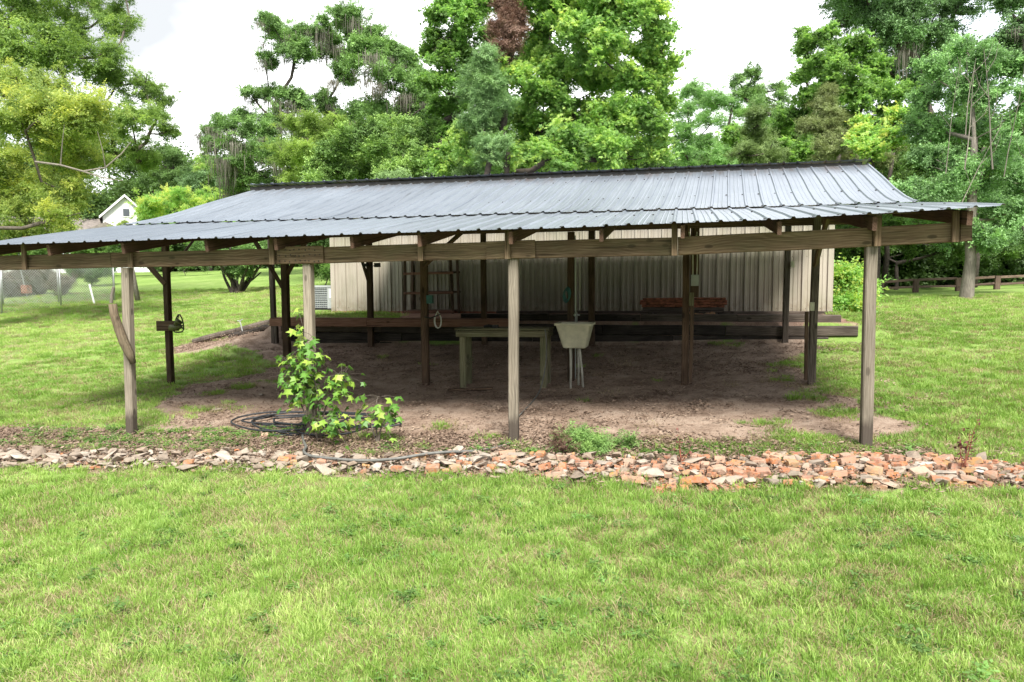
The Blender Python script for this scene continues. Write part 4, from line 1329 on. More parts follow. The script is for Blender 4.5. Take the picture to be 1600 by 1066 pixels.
# ------------------------------------------------------------------ low rail fence on the right
rf = thing("rail_fence", "low brown timber rail fence in front of the dark trees on the right", "fence", (9.5, 30.4, 1.35))
rp = [(5.1, 28.95), (6.43, 29.29), (7.21, 29.71), (8.47, 30.05), (10.11, 30.67), (11.45, 30.84), (12.9, 31.4), (14.6, 31.9), (16.4, 32.4)]
for i, (x, y) in enumerate(rp):
    board("post", (x, y, gz(x, y) - .1), (x + R.uniform(-.02, .02), y, gz(x, y) + .50), .19, .17, M['fence_wood'], rf, side=(1, 0, 0), ch=.02)
    if i < len(rp) - 1:
        x2, y2 = rp[i + 1]
        for hgt, w in ((.46, .09), (.20, .08)):
            board("rail", (x + .1, y - .03, gz(x, y) + hgt + R.uniform(-.02, .02)), (x2 - .1, y2 - .03, gz(x2, y2) + hgt + R.uniform(-.02, .02)), w, .06, M['fence_wood'], rf, side=(0, 0, 1))

# ------------------------------------------------------------------ chain-link fence on the left
def chain_fence(label, pts, group):
    cf = thing("chain_link_fence", label, "fence", (pts[0][0], pts[0][1], gz(*pts[0])), group)
    H = 1.85
    for (x, y) in pts:
        mb = MB(); z = gz(x, y)
        mb.tube([(x, y, z - .1), (x, y, z + H + .06)], .035, 8)
        mb.build("post", M['galv'], cf, smooth=True)
    mesh_mb = MB()
    for (a, b_) in zip(pts[:-1], pts[1:]):
        L_ = math.dist(a, b_)
        za, zb_ = gz(*a), gz(*b_)
        ux, uy = (b_[0] - a[0]) / L_, (b_[1] - a[1]) / L_
        mb = MB(); mb.tube([(a[0], a[1], za + H), (b_[0], b_[1], zb_ + H)], .02, 6); mb.build("top_rail", M['galv'], cf)
        def P_(s, h):
            return Vector((a[0] + ux * s, a[1] + uy * s, za + (zb_ - za) * s / L_ + h))
        sp = .115; w = .005
        n = int((L_ + H) / sp)
        for k in range(-int(H / sp) - 1, n):
            for sg in (1, -1):
                s0 = k * sp
                # from (s0, 0) up to (s0+H, H) for +1 ; mirrored for -1
                c0, c1 = (0.0, H)
                q0, q1 = (s0, s0 + H) if sg > 0 else (s0 + H, s0)
                ds = (q1 - q0) / H
                lo, hi = 0.0, H
                if ds > 0: lo = max(lo, -q0 / ds); hi = min(hi, (L_ - q0) / ds)
                else: lo = max(lo, (L_ - q0) / ds); hi = min(hi, -q0 / ds)
                if hi - lo < .02: continue
                A, B = P_(q0 + ds * lo, lo), P_(q0 + ds * hi, hi)
                d = Vector((ux * .707 * w, uy * .707 * w, -w * .707 * sg))
                e = Vector((-uy, ux, 0)) * w
                mesh_mb.add([A - d, A + d, A + e, B - d, B + d, B + e], [(0, 1, 4, 3), (1, 2, 5, 4), (2, 0, 3, 5)])
    mesh_mb.build("wire_mesh", M['galv'], cf)['kind'] = 'stuff'
    return cf
chain_fence("nearest run of gray chain-link fence crossing the lawn on the left", [(-27.9, 19.6), (-27.2, 21.9), (-26.55, 24.2), (-25.95, 26.5), (-25.35, 28.9)], "chain-link fence runs")
chain_fence("rear run of chain-link fence turning left behind the nearest run", [(-25.42, 28.95), (-27.83, 28.3), (-30.3, 27.7), (-32.8, 27.1), (-35.3, 26.5)], "chain-link fence runs")
mb = MB(); x, y = -24.8, 27.1; mb.tube([(x, y, gz(x, y) - .05), (x - .22, y, gz(x, y) + .85)], .04, 7)
tag(mb.build("white_stake", M['white_paint'], None), "short leaning white stake on the lawn beside the chain-link fence", "stake")
mb = MB(); x, y = -23.6, 28.3; mb.tube([(x, y, gz(x, y) - .1), (x - .2, y, gz(x, y) + 1.2), (x - .42, y, gz(x, y) + 2.3)], [.11, .09, .08], 8)
tag(mb.build("leaning_pole", M['bark_pale'], None, smooth=True), "gray leaning wooden pole on the lawn behind the left front post", "pole")
fd = thing("box_feeder", "small brown box on a thin leaning stake behind the chain-link fence", "feeder", (-33.4, 32.0, 1.1))
x, y = -33.4, 32.0
mb = MB(); mb.tube([(x, y, gz(x, y) - .1), (x - .45, y, gz(x, y) + 1.9)], .03, 6); mb.build("stake", M['galv'], fd)
mb = MB(); mb.box((x - .25, y - .15, gz(x, y) + .25), (x + .13, y + .15, gz(x, y) + .68)); mb.build("box", M['rust'], fd)
mb = MB(); mb.box((x - 1.9, y - .1, gz(x, y) + 1.0), (x - .3, y + .1, gz(x, y) + 1.06)); mb.build("shelf", M['timber_gray'], fd)

# ------------------------------------------------------------------ house up the slope
hs = thing("white_house", "white house with gray roof half hidden by trees on the far left", "house", (-60, 72, 3.4))
ang = rad(41)
def hp_(u, v, z):
    return (-60.2 + u * math.cos(ang) - v * math.sin(ang), 70.5 + u * math.sin(ang) + v * math.cos(ang), z)
def hbox(name, u0, u1, v0, v1, z0, z1, mat, parent=hs):
    mb = MB()
    q = [(u0, v0), (u1, v0), (u1, v1), (u0, v1)]
    mb.add([hp_(a, b_, z0) for a, b_ in q] + [hp_(a, b_, z1) for a, b_ in q], [(3, 2, 1, 0), (4, 5, 6, 7), (0, 1, 5, 4), (1, 2, 6, 5), (2, 3, 7, 6), (3, 0, 4, 7)])
    return mb.build(name, mat, parent)
hbox("wall", -2.0, 2.4, 0, 8, 2.5, 9.4, M['white_paint'])
mb = MB()
mb.add([hp_(-2.0, .0, 9.4), hp_(2.4, .0, 9.4), hp_(.2, .0, 11.5), hp_(-2.0, 8, 9.4), hp_(2.4, 8, 9.4), hp_(.2, 8, 11.5)], [(0, 1, 2), (3, 5, 4), (0, 3, 4, 1), (0, 2, 5, 3), (1, 4, 5, 2)])
mb.build("gable", M['white_paint'], hs)
for s in (-1, 1):
    mb = MB()
    e = .2 + s * 2.55
    mb.add([hp_(.2, -.4, 11.62), hp_(e, -.4, 9.15), hp_(e, 8.3, 9.15), hp_(.2, 8.3, 11.62), hp_(.2, -.4, 11.8), hp_(e, -.4, 9.33), hp_(e, 8.3, 9.33), hp_(.2, 8.3, 11.8)],
           [(3, 2, 1, 0), (4, 5, 6, 7), (0, 1, 5, 4), (1, 2, 6, 5), (2, 3, 7, 6), (3, 0, 4, 7)])
    mb.build("roof", M['shingle'], hs)
    mb = MB()
    mb.add([hp_(.2, -.46, 11.55), hp_(e, -.46, 9.1), hp_(e, -.40, 9.1), hp_(.2, -.40, 11.55), hp_(.2, -.46, 11.82), hp_(e, -.46, 9.36), hp_(e, -.40, 9.36), hp_(.2, -.40, 11.82)],
           [(3, 2, 1, 0), (4, 5, 6, 7), (0, 1, 5, 4), (1, 2, 6, 5), (2, 3, 7, 6), (3, 0, 4, 7)])
    mb.build("fascia", M['white_paint'], hs)
w_ = hbox("window", -.15, .75, -.08, -.01, 9.35, 10.35, M['white_paint'])
o = hbox("pane", -.02, .62, -.11, -.085, 9.45, 10.25, M['glass_dark'], None)
o.parent = w_
hbox("wall", -14, -2.02, -1, 7, 2.5, 6.9, M['white_paint'])
mb = MB()
mb.add([hp_(-14.5, -1.6, 6.8), hp_(-1.6, -1.6, 6.8), hp_(-1.6, 3, 9.3), hp_(-14.5, 3, 9.3), hp_(-14.5, 7.6, 6.8), hp_(-1.6, 7.6, 6.8)], [(0, 1, 2, 3), (3, 2, 5, 4), (0, 3, 4), (1, 5, 2)])
mb.build("roof", M['shingle'], hs)
mb = MB()
mb.add([hp_(-3.9, -2.2, 7.6), hp_(.4, -2.2, 7.6), hp_(-1.75, -2.2, 8.6), hp_(-3.9, 2.2, 7.6), hp_(.4, 2.2, 7.6), hp_(-1.75, 2.2, 8.6)], [(0, 1, 2), (0, 2, 5, 3), (2, 1, 4, 5), (0, 3, 4, 1)])
mb.build("porch_roof", M['shingle'], hs)
hbox("porch_post", -3.6, -3.4, -2.1, -1.9, 2.5, 7.6, M['white_paint'])
hbox("porch_post", .0, .2, -2.1, -1.9, 2.5, 7.6, M['white_paint'])
TREES = [
    ('broadleaf_tree', 'yellow-green feathery tree with drooping full crown at the left edge', 'tree', 'trees behind the shed', -23.89, 19.21, 'fine', 'yellow', 1.15, [(-20.58, 20.94, 7.98, 1.21), (-18.09, 19.39, 6.89, 1.09), (-19.36, 18.8, 6.45, 1.25), (-19.92, 20.53, 6.2, 1.09), (-21.95, 20.93, 8.58, 0.83), (-23.02, 21.69, 5.1, 1.25), (-21.57, 21.71, 4.84, 1.21), (-19.08, 19.88, 4.76, 0.79), (-21.87, 21.24, 3.92, 0.92), (-18.77, 19.4, 3.91, 0.75), (-23.07, 20.8, 5.86, 1.25), (-19.4, 21.01, 5.85, 0.75), (-21.76, 18.59, 3.13, 1.25), (-22.06, 20.93, 3.47, 0.54)]),
    ('broadleaf_tree', 'tall many-stemmed tree with open airy limbs rising behind the yellow-green tree', 'tree', 'trees behind the shed', -28.6, 24.31, 'fine', 'olive', 0.75, [(-27.59, 26.15, 12.64, 1.57), (-27.59, 27.79, 13.72, 1.3), (-26.21, 28.04, 12.88, 1.3), (-23.84, 27.43, 13.15, 0.94), (-23.46, 24.4, 10.29, 1.43), (-25.09, 23.97, 10.29, 1.57), (-22.15, 24.89, 10.58, 1.04), (-22.47, 26.89, 12.34, 0.68), (-22.17, 25.85, 9.74, 0.89), (-21.15, 26.23, 9.77, 0.68), (-20.78, 26.88, 9.52, 0.52), (-20.84, 26.52, 8.55, 0.63), (-20.52, 24.67, 8.02, 0.89), (-22.89, 25.89, 8.4, 1.17), (-22.88, 26.32, 7.2, 1.1), (-21.48, 26.12, 7.23, 0.83), (-20.54, 26.86, 8.09, 0.42), (-25.83, 27.64, 7.56, 1.3), (-22.09, 27.39, 6.95, 0.57), (-26.54, 25.9, 14.5, 1.57), (-24.67, 26.87, 14.45, 1.57), (-22.7, 27.26, 13.9, 0.57), (-24.98, 26.68, 6.56, 0.83)]),
    ('background_tree', 'dark green tree in the gap between the airy tree and the mossy oak', 'tree', 'trees beyond the lawn', -55.57, 69.57, 'oval', 'dark', 1.0, [(-58.85, 71.42, 14.82, 1.81), (-54.12, 68.1, 15.26, 1.53), (-54.21, 71.23, 15.43, 1.53), (-52.59, 70.56, 13.55, 1.39), (-54.01, 67.79, 12.37, 1.67), (-53.18, 68.92, 12.68, 1.67), (-59.29, 70.96, 14.77, 1.53)]),
    ('background_tree', 'blue-green rounded tree low beside the mossy oak', 'tree', 'trees beyond the lawn', -44.83, 63.8, 'oval', 'blue', 1.0, [(-45.17, 62.91, 11.61, 1.5), (-45.93, 67.06, 12.5, 1.38), (-43.56, 66.19, 11.66, 1.25), (-48.97, 66.6, 11.26, 1.5), (-46.35, 66.51, 10.85, 1.63)]),
    ('background_tree', 'slim pale tree standing just left of the mossy oak', 'tree', 'trees beyond the lawn', -44.06, 61.92, 'fine', 'pale', 0.6, [(-44.86, 63.59, 13.81, 0.85), (-44.51, 62.81, 12.47, 0.97), (-44.26, 63.48, 13.04, 0.73), (-44.61, 63.49, 14.69, 0.49)]),
    ('flowering_shrub', 'wide bright yellow-green shrub in front of the white house', 'shrub', None, -43.33, 57.97, 'oval', 'lime', 1.2, [(-44.26, 55.03, 8.39, 1.49), (-46.99, 60.78, 9.56, 1.38), (-41.84, 56.6, 9.19, 1.26), (-41.58, 59.16, 9.29, 1.26), (-39.41, 58.36, 9.3, 1.03), (-47.43, 60.62, 7.84, 1.49), (-41.45, 56.66, 7.65, 1.61), (-40.05, 58.74, 7.79, 1.38), (-46.06, 56.94, 7.23, 1.15), (-41.39, 56.5, 6.26, 1.72), (-39.64, 58.51, 6.18, 1.49)]),
    ('small_shrub', 'low yellow-green bush just below the white house', 'shrub', None, -50.29, 58.43, 'fine', 'yellow', 1.2, [(-51.39, 59.05, 6.81, 0.77), (-49.13, 57.87, 6.91, 0.83), (-48.57, 58.48, 6.71, 0.71)]),
    ('live_oak', 'big live oak draped with gray moss left of the bright sweetgum', 'tree', None, -20.26, 42.68, 'oval', 'oak', 1.25, [(-24.18, 41.26, 17.41, 0.8), (-25.79, 44.5, 17.65, 1.2), (-23.37, 43.22, 17.21, 1.04), (-23.26, 42.33, 15.89, 1.12), (-22.06, 43.24, 17.62, 0.88), (-22.65, 46.14, 17.25, 1.28), (-19.86, 42.7, 17.83, 1.04), (-20.33, 45.08, 17.48, 1.2), (-18.38, 43.56, 16.78, 0.96), (-17.32, 42.97, 15.64, 1.12), (-18.42, 41.67, 14.97, 1.36), (-21.09, 44.22, 15.1, 1.04), (-17.66, 46.53, 16.31, 0.96), (-17.05, 46.63, 15.27, 1.04), (-17.05, 41.73, 13.79, 1.2), (-16.22, 43.2, 13.17, 1.2), (-25.43, 42.51, 15.72, 0.72), (-25.84, 43.82, 13.91, 0.88), (-26.14, 42.08, 13.51, 0.64), (-23.78, 42.55, 13.17, 1.04), (-27.29, 40.81, 11.36, 0.88), (-27.58, 42.85, 12.19, 0.88), (-29.1, 42.29, 10.75, 0.72), (-29.44, 42.5, 11.61, 0.56), (-25.16, 40.71, 10.66, 1.28), (-24.94, 42.96, 11.87, 1.2), (-23.06, 43.21, 12.61, 1.04), (-22.48, 44.7, 13.51, 0.88), (-22.63, 45.85, 12.54, 1.28), (-20.35, 44.85, 12.41, 1.28), (-17.61, 42.46, 11.76, 1.36), (-16.01, 43.11, 11.62, 1.36), (-26.78, 40.8, 9.61, 1.2), (-28.45, 41.9, 8.87, 1.12), (-26.98, 43.56, 9.66, 1.44), (-23.38, 40.54, 9.6, 1.28), (-21.99, 41.92, 10.73, 1.2), (-28.26, 44.01, 8.33, 1.2), (-24.78, 42.08, 7.96, 1.36), (-14.92, 42.96, 12.66, 0.88), (-14.93, 44.12, 11.38, 1.2)]),
    ('feathery_tree', 'pale yellow-green feathery tree below the mossy oak', 'tree', None, -18.89, 34.77, 'fine', 'straw', 0.8, [(-18.92, 33.78, 9.36, 0.86), (-17.86, 34.07, 9.52, 0.93), (-17.08, 34.59, 9.74, 0.59), (-20.62, 35.75, 8.85, 0.86), (-18.12, 33.52, 8.35, 0.99), (-17.41, 34.51, 8.8, 0.86), (-20.74, 36.57, 8.08, 0.93), (-19.73, 37.15, 8.02, 0.99), (-17.09, 34.52, 8.0, 0.79), (-19.1, 34.9, 6.85, 0.99)]),
    ('magnolia_tree', 'rounded dense tree with light new growth left of the sweetgum', 'tree', None, -13.01, 29.94, 'round', 'magnolia', 1.4, [(-14.69, 29.68, 7.26, 0.67), (-13.74, 29.26, 7.68, 0.72), (-13.06, 29.71, 8.19, 0.67), (-12.9, 31.46, 8.74, 0.67), (-12.05, 31.61, 8.59, 0.67), (-10.99, 30.74, 8.09, 0.61), (-14.36, 31.56, 7.41, 0.83), (-12.43, 29.56, 7.28, 0.89), (-11.45, 29.62, 7.25, 0.83), (-14.54, 29.95, 6.62, 0.78), (-15.63, 30.3, 6.93, 0.56), (-13.78, 31.25, 6.63, 0.78), (-11.6, 28.89, 6.22, 0.78), (-11.54, 31.81, 7.11, 0.78), (-15.15, 29.34, 6.15, 0.61)]),
    ('low_shrub', 'gray-green shrub peeking over the middle of the roof', 'shrub', None, -6.74, 26.24, 'fine', 'grey', 1.3, [(-7.44, 26.71, 6.07, 0.42), (-6.83, 26.27, 6.13, 0.42), (-7.67, 26.21, 5.7, 0.38), (-10.65, 25.57, 5.54, 0.28), (-10.24, 26.12, 5.67, 0.28)]),
    ('sweetgum_tree', 'huge bright green sweetgum with star leaves behind the roof ridge', 'tree', None, -5.78, 26.46, 'star', 'gum', 1.15, [(-5.01, 27.35, 12.77, 1.41), (-3.91, 27.87, 11.73, 1.17), (-2.59, 26.4, 11.21, 1.06), (-1.48, 26.26, 10.97, 0.89), (-4.91, 28.1, 11.43, 1.03), (-3.23, 26.21, 10.02, 1.13), (-2.38, 29.35, 10.67, 1.03), (-1.07, 26.81, 10.26, 0.7), (-0.75, 27.42, 9.76, 0.61), (-1.04, 29.4, 9.4, 0.75), (-1.74, 27.17, 8.65, 0.89), (-4.41, 28.02, 9.73, 1.08), (-3.25, 28.36, 9.04, 1.08), (-4.91, 26.74, 8.29, 0.99), (-3.86, 27.57, 7.73, 1.08), (-2.35, 26.46, 7.19, 1.08), (-1.13, 26.22, 7.3, 0.8), (-0.77, 28.69, 8.38, 0.47), (-4.13, 24.84, 6.12, 1.08), (-2.89, 25.29, 5.92, 1.03), (-1.92, 28.34, 6.49, 0.94), (-0.81, 26.84, 6.31, 0.66), (-5.49, 27.9, 7.29, 0.8), (-5.75, 27.31, 6.25, 0.94), (-6.22, 25.22, 6.17, 0.94), (-5.82, 28.96, 10.69, 0.8), (-5.79, 25.44, 8.9, 0.7), (-5.96, 27.33, 12.06, 0.8), (-7.12, 25.59, 6.6, 0.94), (-8.77, 27.37, 6.51, 0.85), (-6.29, 27.57, 7.98, 0.66), (-1.6, 28.12, 12.52, 0.94), (-3.24, 28.19, 12.93, 1.17)]),
    ('sweetgum_tree', 'blue-green sweetgum with small gaps on the left of the huge bright one', 'tree', None, -9.19, 29.79, 'star', 'gumdark', 0.95, [(-9.11, 29.98, 12.9, 0.92), (-8.91, 32.26, 13.94, 0.81), (-10.16, 30.18, 12.02, 0.54), (-10.11, 30.08, 12.89, 0.27), (-9.7, 29.6, 11.04, 0.7), (-10.68, 31.03, 11.79, 0.43), (-9.23, 30.8, 11.88, 0.81), (-9.59, 30.09, 10.13, 0.81), (-10.03, 29.3, 9.96, 0.43), (-10.43, 31.73, 9.5, 0.75), (-9.43, 31.34, 9.36, 0.81), (-10.45, 30.89, 8.37, 0.75), (-9.76, 31.92, 8.25, 0.92), (-10.51, 31.02, 7.3, 0.81), (-7.76, 30.57, 13.5, 0.81), (-8.2, 30.64, 12.01, 0.65), (-9.04, 31.58, 11.02, 0.7), (-8.57, 31.57, 14.73, 0.97)]),
    ('cedar_tree', 'gray-green cedar standing in front of the sweetgum trunk', 'tree', None, -6.52, 24.23, 'needle', 'cedar', 1.3, [(-6.45, 24.23, 9.21, 0.3), (-6.69, 24.71, 8.88, 0.48), (-6.32, 24.36, 8.34, 0.52), (-7.12, 25.65, 8.39, 0.57), (-6.31, 24.75, 7.8, 0.57), (-6.73, 24.63, 7.37, 0.61), (-6.69, 25.76, 7.17, 0.61), (-7.2, 25.49, 7.03, 0.48), (-6.24, 24.26, 6.22, 0.57), (-7.12, 25.59, 6.38, 0.57)]),
    ('dead_tree_top', 'dry brown tree top caught among the green sweetgum leaves', 'tree', None, -5.89, 24.89, 'needle', 'dead', 0.9, [(-6.2, 26.28, 11.55, 0.35), (-5.89, 25.71, 10.89, 0.44), (-6.1, 25.36, 10.41, 0.35), (-5.74, 26.08, 10.65, 0.31), (-6.19, 25.05, 9.68, 0.27), (-6.16, 25.84, 9.52, 0.27), (-5.85, 25.71, 9.96, 0.22)]),
    ('background_tree', 'pale hazy tree right of the sweetgum above the roof', 'tree', 'trees beyond the lawn', 2.46, 66.42, 'fine', 'haze', 0.9, [(0.88, 64.85, 17.33, 1.34), (2.19, 65.15, 16.8, 1.45), (0.38, 63.82, 15.3, 1.56), (2.35, 69.01, 15.74, 1.56), (4.0, 65.11, 16.42, 1.45), (-0.12, 65.0, 13.72, 1.34), (1.57, 70.11, 14.01, 1.56), (4.16, 71.61, 15.02, 1.78), (3.29, 65.0, 11.98, 1.67), (0.71, 66.51, 12.06, 1.56)]),
    ('background_tree', 'darker oak with broken skyline right of the hazy tree', 'tree', 'trees beyond the lawn', 5.1, 52.62, 'oval', 'oak', 0.8, [(3.66, 53.19, 15.2, 0.7), (4.42, 52.52, 15.31, 0.78), (3.84, 52.67, 14.22, 0.87), (5.02, 54.4, 14.77, 0.96), (6.26, 54.29, 14.89, 0.7), (6.17, 53.3, 13.59, 1.04), (4.6, 51.79, 12.93, 1.13), (5.71, 56.54, 12.56, 1.3), (6.35, 51.27, 11.7, 1.22), (4.19, 53.8, 11.24, 1.22), (5.92, 54.23, 10.59, 1.3), (7.3, 55.22, 10.91, 1.04)]),
    ('cedar_tree', 'brownish green cedar above the roof ridge left of the taller cedar', 'tree', 'brown cedars', 3.32, 35.75, 'needle', 'browncedar', 1.0, [(3.17, 35.69, 9.32, 0.35), (3.11, 36.37, 8.75, 0.53), (3.65, 37.47, 8.24, 0.71), (2.6, 35.06, 7.53, 0.65), (3.75, 35.54, 7.41, 0.65), (4.34, 37.05, 7.49, 0.53)]),
    ('cedar_tree', 'rusty brown cedar pointed above the right half of the roof', 'tree', 'brown cedars', 5.78, 32.2, 'needle', 'rust', 1.05, [(5.7, 32.7, 9.42, 0.18), (5.64, 32.32, 8.83, 0.37), (5.81, 32.26, 8.31, 0.52), (5.38, 31.76, 7.73, 0.57), (6.35, 33.73, 7.8, 0.63), (5.45, 31.34, 6.9, 0.68), (4.97, 32.21, 7.96, 0.37), (6.62, 33.71, 6.99, 0.52), (7.57, 32.46, 6.62, 0.47), (8.22, 33.73, 7.05, 0.37)]),
    ('maple_tree', 'green broadleaf maple with layered branches above the right roof end', 'tree', None, 7.79, 38.83, 'star', 'maple', 0.95, [(5.9, 40.3, 14.09, 0.44), (5.96, 39.79, 13.16, 0.69), (6.67, 39.17, 13.52, 0.69), (7.6, 40.93, 13.21, 0.94), (8.52, 40.39, 13.3, 0.88), (6.04, 37.71, 11.66, 0.94), (7.21, 37.23, 11.16, 1.06), (9.11, 40.93, 12.32, 0.88), (5.74, 39.53, 11.86, 0.5), (7.29, 40.62, 11.1, 1.06), (8.22, 37.97, 10.26, 1.06), (6.02, 39.16, 10.37, 0.81), (9.61, 38.07, 10.35, 0.88), (5.36, 39.62, 9.74, 0.75), (5.08, 40.87, 9.2, 0.94), (6.17, 39.92, 9.13, 1.0), (8.01, 39.52, 9.42, 1.06), (9.63, 39.11, 9.4, 0.94), (5.2, 38.17, 7.78, 1.06), (7.01, 38.66, 7.93, 1.0), (8.63, 39.55, 8.16, 1.0), (2.58, 39.05, 8.83, 0.69), (9.98, 40.99, 8.51, 0.63)]),
    ('understory_tree', 'small lime green tree at the upper right corner of the roof', 'tree', None, 6.99, 29.39, 'star', 'lime', 1.1, [(6.38, 29.28, 6.96, 0.47), (7.01, 29.7, 6.85, 0.52), (7.38, 29.46, 7.01, 0.42), (6.46, 28.82, 6.42, 0.47), (6.47, 30.29, 7.62, 0.33), (7.66, 30.25, 7.78, 0.38), (8.11, 29.92, 7.8, 0.33)]),
    ('live_oak', 'massive dark oak filling the top right corner', 'tree', None, 13.72, 46.36, 'oval', 'darkoak', 1.1, [(8.95, 45.01, 16.72, 1.24), (10.01, 43.87, 15.73, 1.31), (11.59, 44.55, 15.99, 1.46), (11.19, 44.65, 14.55, 1.46), (13.12, 45.93, 15.13, 1.46), (13.22, 49.1, 14.46, 1.24), (14.41, 49.02, 14.17, 1.1), (14.2, 45.44, 16.24, 1.24), (18.45, 51.27, 18.27, 1.61), (19.21, 49.56, 16.52, 1.68), (18.58, 50.44, 15.75, 1.24), (19.95, 49.57, 14.66, 1.46), (15.01, 48.91, 15.56, 0.95), (9.07, 42.68, 17.02, 1.83), (13.57, 47.9, 18.92, 1.83), (15.77, 44.86, 17.87, 1.83), (13.27, 47.28, 12.7, 1.02), (11.56, 48.02, 14.09, 1.1), (17.68, 48.75, 14.05, 0.95)]),
    ('vine_covered_tree', 'pale-trunked tree with vines and bare upright stems by the rail fence', 'tree', None, 8.87, 26.22, 'round', 'vine', 0.8, [(7.58, 26.11, 8.38, 0.45), (8.46, 27.51, 9.12, 0.45), (8.71, 26.57, 9.02, 0.49), (9.13, 25.93, 8.51, 0.61), (10.03, 26.2, 8.24, 0.69), (7.93, 27.54, 7.92, 0.57), (8.46, 26.78, 7.7, 0.69), (9.3, 26.54, 7.59, 0.74), (9.62, 24.99, 6.83, 0.82), (7.68, 27.57, 6.89, 0.57), (8.32, 27.4, 6.72, 0.74), (9.36, 27.66, 6.61, 0.82), (10.83, 28.75, 6.32, 0.9), (7.82, 27.23, 5.67, 0.69), (8.25, 25.86, 5.24, 0.82), (9.41, 26.33, 5.07, 0.9), (11.19, 28.31, 4.96, 0.9), (7.24, 26.41, 4.65, 0.53), (7.75, 25.58, 4.24, 0.69), (9.52, 28.15, 4.24, 0.78), (10.26, 27.26, 3.93, 0.82), (8.9, 27.65, 3.36, 0.69), (9.35, 25.94, 3.14, 0.69), (11.11, 27.91, 3.22, 0.69), (7.64, 26.69, 3.64, 0.45)]),
    ('understory_tree', 'leafy green tree filling the shade behind the right end of the shed', 'tree', None, 8.53, 32.83, 'round', 'under', 1.2, [(8.86, 34.73, 6.79, 0.89), (9.13, 32.17, 6.26, 0.78), (9.07, 33.52, 5.43, 0.94), (7.85, 31.49, 4.74, 0.94), (7.31, 33.27, 5.46, 0.89), (7.46, 33.82, 4.32, 0.89), (7.94, 30.81, 3.7, 0.94), (9.82, 33.5, 4.24, 0.89), (9.72, 34.72, 3.25, 0.78), (10.11, 32.03, 2.99, 0.78), (12.07, 33.75, 3.04, 0.78), (13.36, 34.07, 2.9, 0.78), (8.0, 33.81, 3.11, 0.73), (6.57, 31.82, 3.55, 0.78), (6.46, 33.78, 4.21, 0.73), (6.15, 32.0, 2.8, 0.57)]),
    ('yellow_green_bush', 'round yellow-green bush at the right corner of the metal building', 'shrub', None, 3.88, 19.21, 'round', 'lime', 1.5, [(3.81, 19.16, 1.9, 0.25), (4.18, 19.75, 1.77, 0.23), (3.69, 19.27, 1.62, 0.22), (4.02, 19.41, 1.43, 0.28), (3.68, 18.85, 1.2, 0.22), (4.09, 18.91, 1.24, 0.22), (4.37, 19.57, 1.54, 0.14)]),
    ('crape_myrtle', 'multi-stemmed spreading shrub on the lawn behind the left beam', 'shrub', None, -20.34, 30.83, 'oval', 'oak', 1.2, [(-21.91, 31.53, 3.43, 0.6), (-21.03, 31.78, 3.64, 0.66), (-19.67, 31.51, 3.51, 0.6), (-18.77, 31.7, 3.6, 0.48), (-20.32, 29.93, 2.96, 0.48), (-19.29, 30.11, 3.04, 0.54), (-18.87, 30.85, 3.06, 0.42), (-21.87, 30.25, 3.29, 0.42), (-20.36, 30.54, 2.39, 0.24), (-19.7, 30.7, 2.39, 0.24)]),
    ('evergreen_shrub', 'dark spreading evergreen seen through the chain-link fence', 'shrub', None, -36.71, 39.94, 'round', 'blue', 1.3, [(-37.89, 40.04, 2.56, 0.45), (-36.73, 39.75, 2.71, 0.49), (-35.48, 39.42, 2.61, 0.45), (-36.83, 40.09, 2.35, 0.37), (-37.3, 39.87, 3.08, 0.49), (-36.48, 40.66, 3.09, 0.49), (-35.73, 40.47, 2.88, 0.33)]),
    ('garden_bush', 'low green bushes beyond the lawn just left of the metal building', 'shrub', None, -15.18, 29.44, 'round', 'under', 1.4, [(-15.63, 30.05, 2.48, 0.36), (-14.93, 29.58, 2.33, 0.28), (-15.87, 29.95, 2.71, 0.33), (-15.28, 30.12, 2.82, 0.39), (-15.93, 29.38, 2.89, 0.33)]),
    ('garden_bush', 'thin low bush far back on the lawn left of the multi-stemmed shrub', 'shrub', None, -36.77, 49.19, 'round', 'dark', 1.4, [(-38.8, 48.31, 3.24, 0.29), (-38.25, 49.04, 3.35, 0.34), (-37.46, 49.61, 3.3, 0.29), (-35.94, 48.91, 3.41, 0.39), (-35.15, 49.33, 3.22, 0.29), (-40.03, 49.02, 3.56, 0.39)]),
    ('garden_hedge', 'uneven green hedge on the rise in front of the white house', 'hedge', None, -49.56, 50.37, 'round', 'under', 1.3, [(-53.91, 48.71, 4.54, 1.04), (-53.45, 49.47, 4.88, 1.15), (-51.85, 49.11, 4.43, 0.89), (-50.08, 48.62, 4.68, 1.04), (-51.82, 51.53, 4.46, 0.89), (-50.14, 51.15, 4.9, 1.15), (-48.03, 50.24, 4.62, 1.04), (-46.3, 49.68, 4.31, 0.83), (-46.99, 51.79, 4.77, 1.04), (-45.82, 51.83, 4.44, 0.89), (-43.19, 50.22, 4.59, 0.99), (-42.24, 50.47, 4.38, 0.89), (-41.62, 51.18, 4.71, 1.04), (-40.83, 51.64, 4.36, 0.78)]),
    ('brown_thicket', 'dry brown leafless thicket behind the chain-link fence', 'shrub', None, -34.57, 33.23, 'needle', 'thicket', 1.0, [(-36.3, 33.67, 2.05, 0.77), (-34.38, 33.07, 2.21, 0.83), (-34.49, 34.41, 2.04, 0.77), (-31.97, 32.69, 1.85, 0.63), (-35.45, 33.44, 1.52, 0.7), (-35.14, 34.38, 1.51, 0.63), (-35.83, 32.62, 1.53, 0.7), (-35.63, 31.53, 1.88, 0.83)]),
]
